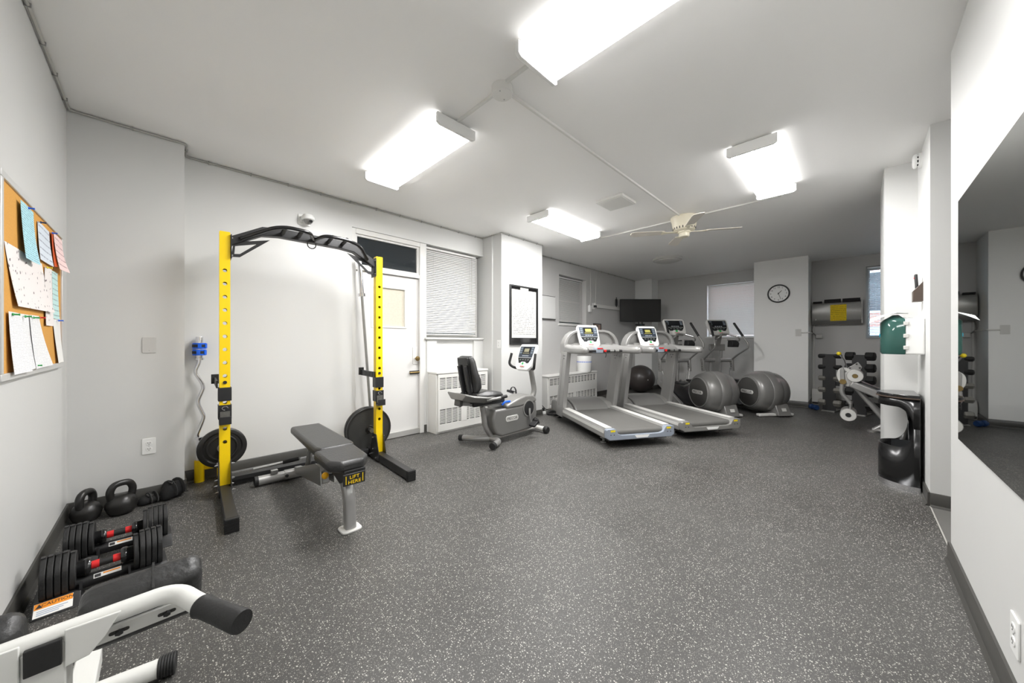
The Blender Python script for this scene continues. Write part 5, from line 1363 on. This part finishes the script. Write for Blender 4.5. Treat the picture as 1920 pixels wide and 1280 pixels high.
# ------------------------------------------------------------------ things on the back wall beyond the column
t = thing('wall_cabinet', 'flat white wall panel half hidden by the column', 'wall panel', (5.08, 4.09, 1.62))
mk('panel', G().box(-0.22, 0.20, -0.03, 0, 0.015, 0.43), M_WALL, t, 0.003)
mk('bottom_strip', G().box(-0.22, 0.205, -0.033, 0, 0.0, 0.016), M_SHELLD, t)  # dark line along the panel's lower edge
mk('top_strip', G().box(-0.22, 0.19, -0.032, 0, 0.43, 0.438), M_SHELLD, t)
t = thing('hanging_cable', 'thin pale cable dropping from the ceiling to the small adapter', 'cable', (6.53, 4.09, 1.98))
mk('cable', G().tube(fil([(0.0, -0.006, 0.80), (0.01, -0.006, 0.5), (0.03, -0.006, 0.25), (-0.02, -0.02, 0.03), (-0.04, -0.02, 0.0)], 0.08), 0.006, 6), M_LGT, t)
t = thing('hanging_cable', 'thin pale cable dropping from the ceiling to the wall socket', 'cable', (6.78, 4.09, 1.98))
mk('cable', G().tube(fil([(0.0, -0.006, 0.80), (-0.015, -0.006, 0.5), (-0.03, -0.006, 0.2), (-0.05, -0.02, 0.05)], 0.08), 0.006, 6), M_LGT, t)
t = thing('power_adapter', 'small white adapter box hanging on the back wall', 'adapter', (6.485, 4.09, 1.84))
mk('case', G().box(-0.045, 0.045, -0.05, 0, 0.0, 0.145), M_WPL, t, 0.015, 3)
mk('cable_gland', G().cyl((0.005, -0.02, 0.14), (0.005, -0.02, 0.165), 0.009, n=8), M_WPL, t)
t = outlet('white socket with a black plug beside the television raceway', (6.66, 4.09, 1.985), 0, M_WPL, w_=0.10, h_=0.13)
mk('black_plug', G().box(-0.0, 0.075, -0.05, -0.008, -0.03, 0.02), M_BLK, t, 0.008)
t = thing('television_raceway', 'white cable channel on the back wall leading to the television', 'raceway', (7.32, 4.09, 1.96))
mk('channel', G().box(-0.62, 0.62, -0.035, 0, 0.0, 0.075), M_PIPE, t, 0.004)
mk('channel_end', G().box(-0.64, -0.60, -0.04, 0, -0.02, 0.095), M_PIPE, t, 0.004)
t = thing('wifi_antenna', 'small black antenna standing on the cable channel', 'antenna', (7.66, 4.07, 2.035))
mk('stem', G().tube([(0, 0, 0), (0, 0, 0.03)], 0.012, 8), M_BLK, t)
mk('body', G().box(-0.03, 0.03, -0.015, 0.015, 0.03, 0.19), M_BLK, t, 0.008)
mk('tip', G().cyl((0, 0, 0.18), (0, 0, 0.23), 0.01, n=8), M_BLK, t)
t = thing('wall_plaque', 'small brown framed plaque on the back wall', 'plaque', (6.81, 4.09, 1.44))
mk('frame', G().ring([(-0.16, 0), (0.16, 0), (0.16, 0.17), (-0.16, 0.17)], [(-0.135, 0.02), (0.135, 0.02), (0.135, 0.15), (-0.135, 0.15)], 'y', -0.02, 0), M_SHELLD, t)
mk('face', G().box(-0.14, 0.14, -0.012, 0, 0.015, 0.155), mat('pinkish_brown_card', (176, 150, 136), 0.6, var=0.1, scale=40), t)
mk('emblem', G().box(-0.035, 0.035, -0.014, -0.011, 0.105, 0.125), M_SHELLD, t)

# ------------------------------------------------------------------ far wall: clock, AC, sockets, heater
t = thing('wall_clock', 'round wall clock with white face and black rim', 'clock', (8.36, 1.06, 2.13), -90)
mk('rim', G().lathe([(0.150, 0.0), (0.172, 0.0), (0.175, -0.02), (0.165, -0.034), (0.154, -0.032), (0.150, -0.012)], 44, (0, 0, 0), 'y'), M_BLK, t, sharp=50)
f = mk('face', G().lathe([(0.153, 0.0), (0.153, -0.014), (0.001, -0.014)], 44, (0, 0, 0), 'y'), M_WPL, t)
for k in range(1, 13):
    a = R(90 - 30 * k)
    text('numeral', str(k), 0.042, M_INKD, f, (0.122 * math.cos(a), -0.0148, 0.122 * math.sin(a)), (90, 0, 0), th=0.0004)
def hand(nm, ang, ln, wd):
    mk(nm, G(Matrix.Rotation(R(ang), 4, 'Y')).prism([(-wd, -0.02), (wd, -0.02), (wd * 0.6, ln), (-wd * 0.6, ln)], 'y', -0.019, -0.017), M_INKD, t)
hand('hour_hand', 43, 0.075, 0.006)
hand('minute_hand', 162, 0.115, 0.004)
mk('hub', G().cyl((0, -0.014, 0), (0, -0.022, 0), 0.008, n=12), M_BLK, t)

outlet('square grey surface socket on the clock pillar', (8.36, 0.765, 1.375), -90, M_LGT, 'blank', 'surface_socket', 0.085, 0.13)
t = thing('surface_conduit', 'painted conduit with valve box running down beside the far pillar', 'conduit', (9.06, 0.53, 0.29))
mk('riser', G().cyl((-0.025, 0.06, 0), (-0.025, 0.06, 1.30), 0.013, n=8), M_PIPE, t)
mk('branch', G().tube(fil([(-0.72, 0.19, 1.085), (-0.72, 0.075, 1.085), (-0.06, 0.075, 1.085)], 0.03), 0.010, 8), M_PIPE, t)
mk('valve_box', G().box(-0.07, 0.0, -0.07, 0.03, 0.98, 1.06), M_LGT, t, 0.008)
mk('valve_knob', G().cyl((-0.10, -0.03, 1.02), (-0.07, -0.03, 1.02), 0.03, n=12), M_LGT, t)
mk('flex_hose', G().tube(fil([(-0.05, 0.03, 1.04), (-0.07, 0.10, 1.12), (-0.05, 0.07, 1.26)], 0.06), 0.010, 8), M_SILD, t)
t = thing('air_conditioner', 'grey wall-mounted air conditioner with a yellow notice', 'air conditioner', (9.06, 0.27, 1.535), -90)
mk('body', G().prism([(0, 0.0), (-0.14, 0.0), (-0.17, 0.04), (-0.20, 0.10), (-0.21, 0.24), (-0.20, 0.37), (-0.16, 0.42), (0, 0.45)], 'x', -0.34, 0.345), mat('grey_appliance_plastic', (160, 159, 155), 0.3, 0.2), t, 0.008)
mk('lower_flap', G().prism([(-0.145, 0.0), (-0.175, 0.035), (-0.195, 0.075), (-0.203, 0.075), (-0.18, 0.02)], 'x', -0.335, 0.34), M_SILD, t)
for a, b in ((-0.32, -0.19), (-0.16, 0.07), (0.09, 0.325)):
    mk('top_louver', G().obox(((a + b) / 2, -0.175, 0.425 if a > -0.3 else 0.41), (b - a, 0.09, 0.05 if a > -0.3 else 0.02), (-28, 0, 0)), M_BLK, t, 0.003)
mk('side_cap', G().box(0.338, 0.352, -0.20, 0, 0.01, 0.43), M_LGT, t, 0.004)
mk('badge_light', G().box(-0.285, -0.275, -0.2115, -0.205, 0.08, 0.105), M_WPL, t)
o = mk('yellow_notice', G().box(-0.11, 0.11, -0.0012, 0.0, -0.15, 0.15), print_mat('yellow_print', (236, 204, 24), (150, 124, 30), 0.034, 0.22, 6, axes=(0, 2)))
o.location = (8.848, 0.235, 1.745); o.rotation_euler = (0, 0, R(-90))
tag(o, 'yellow paper notice taped on the air conditioner front', 'paper')
t = thing('floor_heater', 'low white heater box on the floor by the dumbbell stand', 'heater', (8.98, 0.52, 0), -90)
mk('case', G().prism([(0.06, 0.0), (-0.11, 0.0), (-0.11, 0.20), (-0.05, 0.29), (0.06, 0.29)], 'x', -0.09, 0.25), M_HEAT, t, 0.006)
mk('kick_strip', G().box(-0.085, 0.245, -0.114, -0.10, 0.01, 0.05), M_VOID, t)
t = thing('small_dumbbell', 'small blue neoprene dumbbell on the floor beside the stand', 'dumbbell', (8.18, 0.535, 0), 35)
for s in (-1, 1):
    mk('head', G().lathe([(0.001, s * 0.09), (0.035, s * 0.088), (0.045, s * 0.07), (0.045, s * 0.045), (0.03, s * 0.03)], 12, (0, 0, 0.045), 'x'), M_NAVY, t)
mk('handle', G().cyl((-0.04, 0, 0.045), (0.04, 0, 0.045), 0.02, n=12), M_NAVY, t)

# ------------------------------------------------------------------ right wall: dispenser, bin, holder, detector
t = thing('towel_dispenser', 'paper towel dispenser with smoky green front on the right wall', 'towel dispenser', (4.335, -0.385, 1.10))
mk('housing', G().box(-0.135, 0.135, 0.0, 0.105, 0.0, 0.29), M_WPL, t, 0.012, 3)
def rr_ring(y_, z_, s_):
    return None
prof = []
for a in range(0, 181, 15):
    prof.append((0.135 * math.cos(R(a)) if a not in (0, 180) else (0.135 if a == 0 else -0.135), 0.105 + 0.135 * math.sin(R(a)) ** 0.8))
low = [(p[0], p[1], 0.005) for p in prof]
rings = [[(p[0] * 0.96, 0.105 + (p[1] - 0.105) * 0.93, 0.0) for p in prof], [(p[0], p[1], 0.015) for p in prof], [(p[0], p[1], 0.262) for p in prof], [(p[0] * 0.9, 0.105 + (p[1] - 0.105) * 0.86, 0.285) for p in prof], [(p[0] * 0.25, 0.105 + 0.03 + (p[1] - 0.105) * 0.25, 0.325) for p in prof]]
mk('green_cover', G().loft(rings), M_GREENT, t, sharp=50, label='smoky green translucent cover')
mk('towel_roll', G().cyl((-0.11, 0.115, 0.12), (0.11, 0.115, 0.12), 0.075, n=24), mat('pale_green_tissue', (190, 206, 196), 0.9), t)
for zq in (0.04, 0.135, 0.235):
    mk('hinge', G().box(-0.142, -0.133, 0.085, 0.115, zq, zq + 0.03), M_LGT, t, 0.003)
mk('lock_badge', G().prism(rrect(0.022, 0.03, 0.006, 3, 0, 0.155), 'y', 0.236, 0.244), mat('cyan_badge', (40, 170, 200), 0.3), t)
def towel(label, pts, w_, loc):
    grid = [[(x - w_ / 2, y + 0.01, z - 0.035 * max(0, y) / 0.14), (x - w_ / 4, y + 0.006, z - 0.012 * max(0, y) / 0.14), (x, y + 0.004, z + 0.006), (x + w_ / 2, y, z + 0.004)] for x, y, z in pts]
    o = mk('paper_towel', G().sheet(grid, 0.0015), mat('white_tissue', (240, 240, 238), 0.9, bump=0.2, bscale=40), None, sharp=80)
    o.location = loc
    return tag(o, label, 'paper towel', 'loose towels on the dispenser')
towel('folded white paper towel lying across the dispenser top, drooping out', [(0, -0.08, 0.006), (0, -0.02, 0.012), (0, 0.03, 0.008), (0, 0.09, -0.012), (0, 0.14, -0.032)], 0.22, (4.335, -0.23, 1.428))
towel('flat white paper towel on the dispenser housing by the wall', [(0, -0.07, 0.0), (0, 0.0, 0.003), (0, 0.05, 0.006)], 0.2, (4.34, -0.31, 1.394))

t = thing('waste_bin', 'black half-round waste bin with a wide cut-out under the dispenser', 'waste bin', (4.43, -0.362, 0))
n = 72
za, zb_, zc = 0.04, 0.745, 0.505
rc = 0.165
cols = []
for k in range(n + 1):
    ph = math.pi * (k / n - 0.10 * math.sin(2 * math.pi * k / n) / 1.0)
    cols.append((-0.215 * math.cos(ph), 0.225 * math.sin(ph), 0.235 * min(ph, math.pi - ph)))
def half(s_):
    q = (s_ - 0.04) / 0.10
    if q <= 0:
        return 0.0
    return rc * (1.0 if q >= 1 else math.sqrt(1 - (1 - q) ** 2))
lo = [[(x, y, za) for x, y, _ in cols], [(x, y, zc - half(s_)) for x, y, s_ in cols]]
hi = [[(x, y, zc + half(s_)) for x, y, s_ in cols], [(x, y, zb_) for x, y, _ in cols]]
gg = G().sheet(lo).sheet(hi)
shl = mk('bin_shell', gg, mat('black_satin_bin', (16, 16, 17), 0.24, var=0.05, scale=6), t, sharp=60)
sm_ = shl.modifiers.new('thickness', 'SOLIDIFY'); sm_.thickness = 0.006; sm_.offset = -1
outl = [(x, y) for x, y, _ in cols]
mk('back_plate', G().box(-0.213, 0.213, 0.0, 0.006, 0.0, zb_), M_BLK, t)
mk('bin_floor', G().prism([(x * 0.98, y * 0.98) for x, y in outl], 'z', 0.03, 0.05), M_BLK, t)
mk('chrome_skirt', G().ring([(x * 1.015, y * 1.015) for x, y in outl] + [(0.2, -0.001), (-0.2, -0.001)], [(x * 0.985, y * 0.985) for x, y in outl] + [(0.19, 0.001), (-0.19, 0.001)], 'z', 0.0, 0.045), M_CHR, t)
lid = mk('lid', G().prism([(x * 1.03, y * 1.05) for x, y in outl], 'z', zb_, zb_ + 0.028), M_BLKGLOSS, t, 0.006)
mk('lid_edge', G().ring([(x * 1.04, y * 1.06) for x, y in outl], [(x * 1.0, y * 1.0) for x, y in outl], 'z', zb_ - 0.004, zb_ + 0.006), M_BAND, lid)
bagg = []
mk('liner_bag', G().loft([[(x * 0.95, 0.008 + y * 0.95, z) for x, y in outl] for z in (0.06, 0.30, 0.335)], cap=False), mat('clear_bin_bag', (70, 72, 74), 0.35), t)

t = thing('remote_holder', 'brown wall pocket holding a black remote above the dispenser', 'wall pocket', (4.36, -0.385, 1.53))
mk('pocket', G().prism([(0.0, 0.0), (0.055, 0.0), (0.055, 0.085), (0.0, 0.16)], 'x', -0.035, 0.05), M_BAND, t, 0.003)
rm = thing('remote_control', 'black remote control standing in the brown wall pocket', 'remote control', (4.365, -0.357, 1.575))
mk('case', G().obox((0, 0.004, 0.085), (0.045, 0.018, 0.19), (-3, 0, 0)), M_BLK, rm, 0.006)
mk('button', G().obox((0, 0.018, 0.15), (0.012, 0.003, 0.012)), M_RED, rm)
t = thing('smoke_detector', 'round white smoke detector high on the right wall', 'smoke detector', (4.42, -0.385, 2.70))
mk('base', G().lathe([(0.062, 0.0), (0.062, 0.018), (0.055, 0.02)], 28, (0, 0, 0), 'y'), M_WPL, t)
mk('vent_ring', G().lathe([(0.050, 0.018), (0.050, 0.03)], 28, (0, 0, 0), 'y'), M_VOID, t)
mk('cap', G().lathe([(0.058, 0.029), (0.056, 0.042), (0.045, 0.05), (0.001, 0.052)], 28, (0, 0, 0), 'y'), M_WPL, t)
for k in range(10):
    a = 2 * math.pi * k / 10
    mk('vent_rib', G(Matrix.Rotation(a, 4, 'Y')).box(0.047, 0.056, 0.017, 0.031, -0.006, 0.006), M_WPL, t)

# ------------------------------------------------------------------ cords on the floor, ball sling
t = thing('coiled_power_cord', 'coiled black power cord on the floor beside the column', 'cord', (4.62, 3.56, 0))
pts = []
for k in range(75):
    a = k * 0.42
    r_ = 0.10 + 0.03 * math.sin(k * 0.31)
    pts.append((r_ * math.cos(a) * 1.25, r_ * math.sin(a), 0.008 + 0.018 * (k / 75) + 0.006 * math.sin(k * 0.9)))
pts += [(0.02, 0.22, 0.05), (0.0, 0.36, 0.16)]
mk('cord', G().tube(pts, 0.007, 6), M_BLK, t)
mk('plug', G().box(-0.035, 0.035, 0.33, 0.40, 0.15, 0.20), M_BLK, t, 0.01)
t = thing('power_strip', 'white power strip with black plugs below the column corner', 'power strip', (4.52, 3.82, 0.0), 80)
mk('strip', G().box(-0.14, 0.14, -0.03, 0.03, 0.0, 0.045), M_WPL, t, 0.006)
for q in (-0.09, 0.0, 0.08):
    mk('black_plug', G().box(q - 0.025, q + 0.025, -0.025, 0.025, 0.045, 0.10), M_BLK, t, 0.008)
t = thing('massage_ball', 'lime green ball in a black strap hanging by the elliptical', 'ball', (8.66, 3.05, 0.62))
mk('ball', G().ball((0, 0, 0.07), 0.065, 16, 10), M_LIME, t)
mk('strap', G().tube([(0.062 * math.sin(a), 0.0, 0.07 - 0.075 * math.cos(a)) for a in [R(v) for v in range(70, 291, 20)]], 0.02, 8), M_BLK, t)
mk('cord', G().cyl((0, 0, 0.14), (0.03, 0.02, 0.62), 0.016, n=8), M_BLK, t)
mk('wall_anchor', G().tube([(0.03, 0.02, 0.60), (0.40, 0.02, 0.62)], 0.012, 8), M_BLK, t)
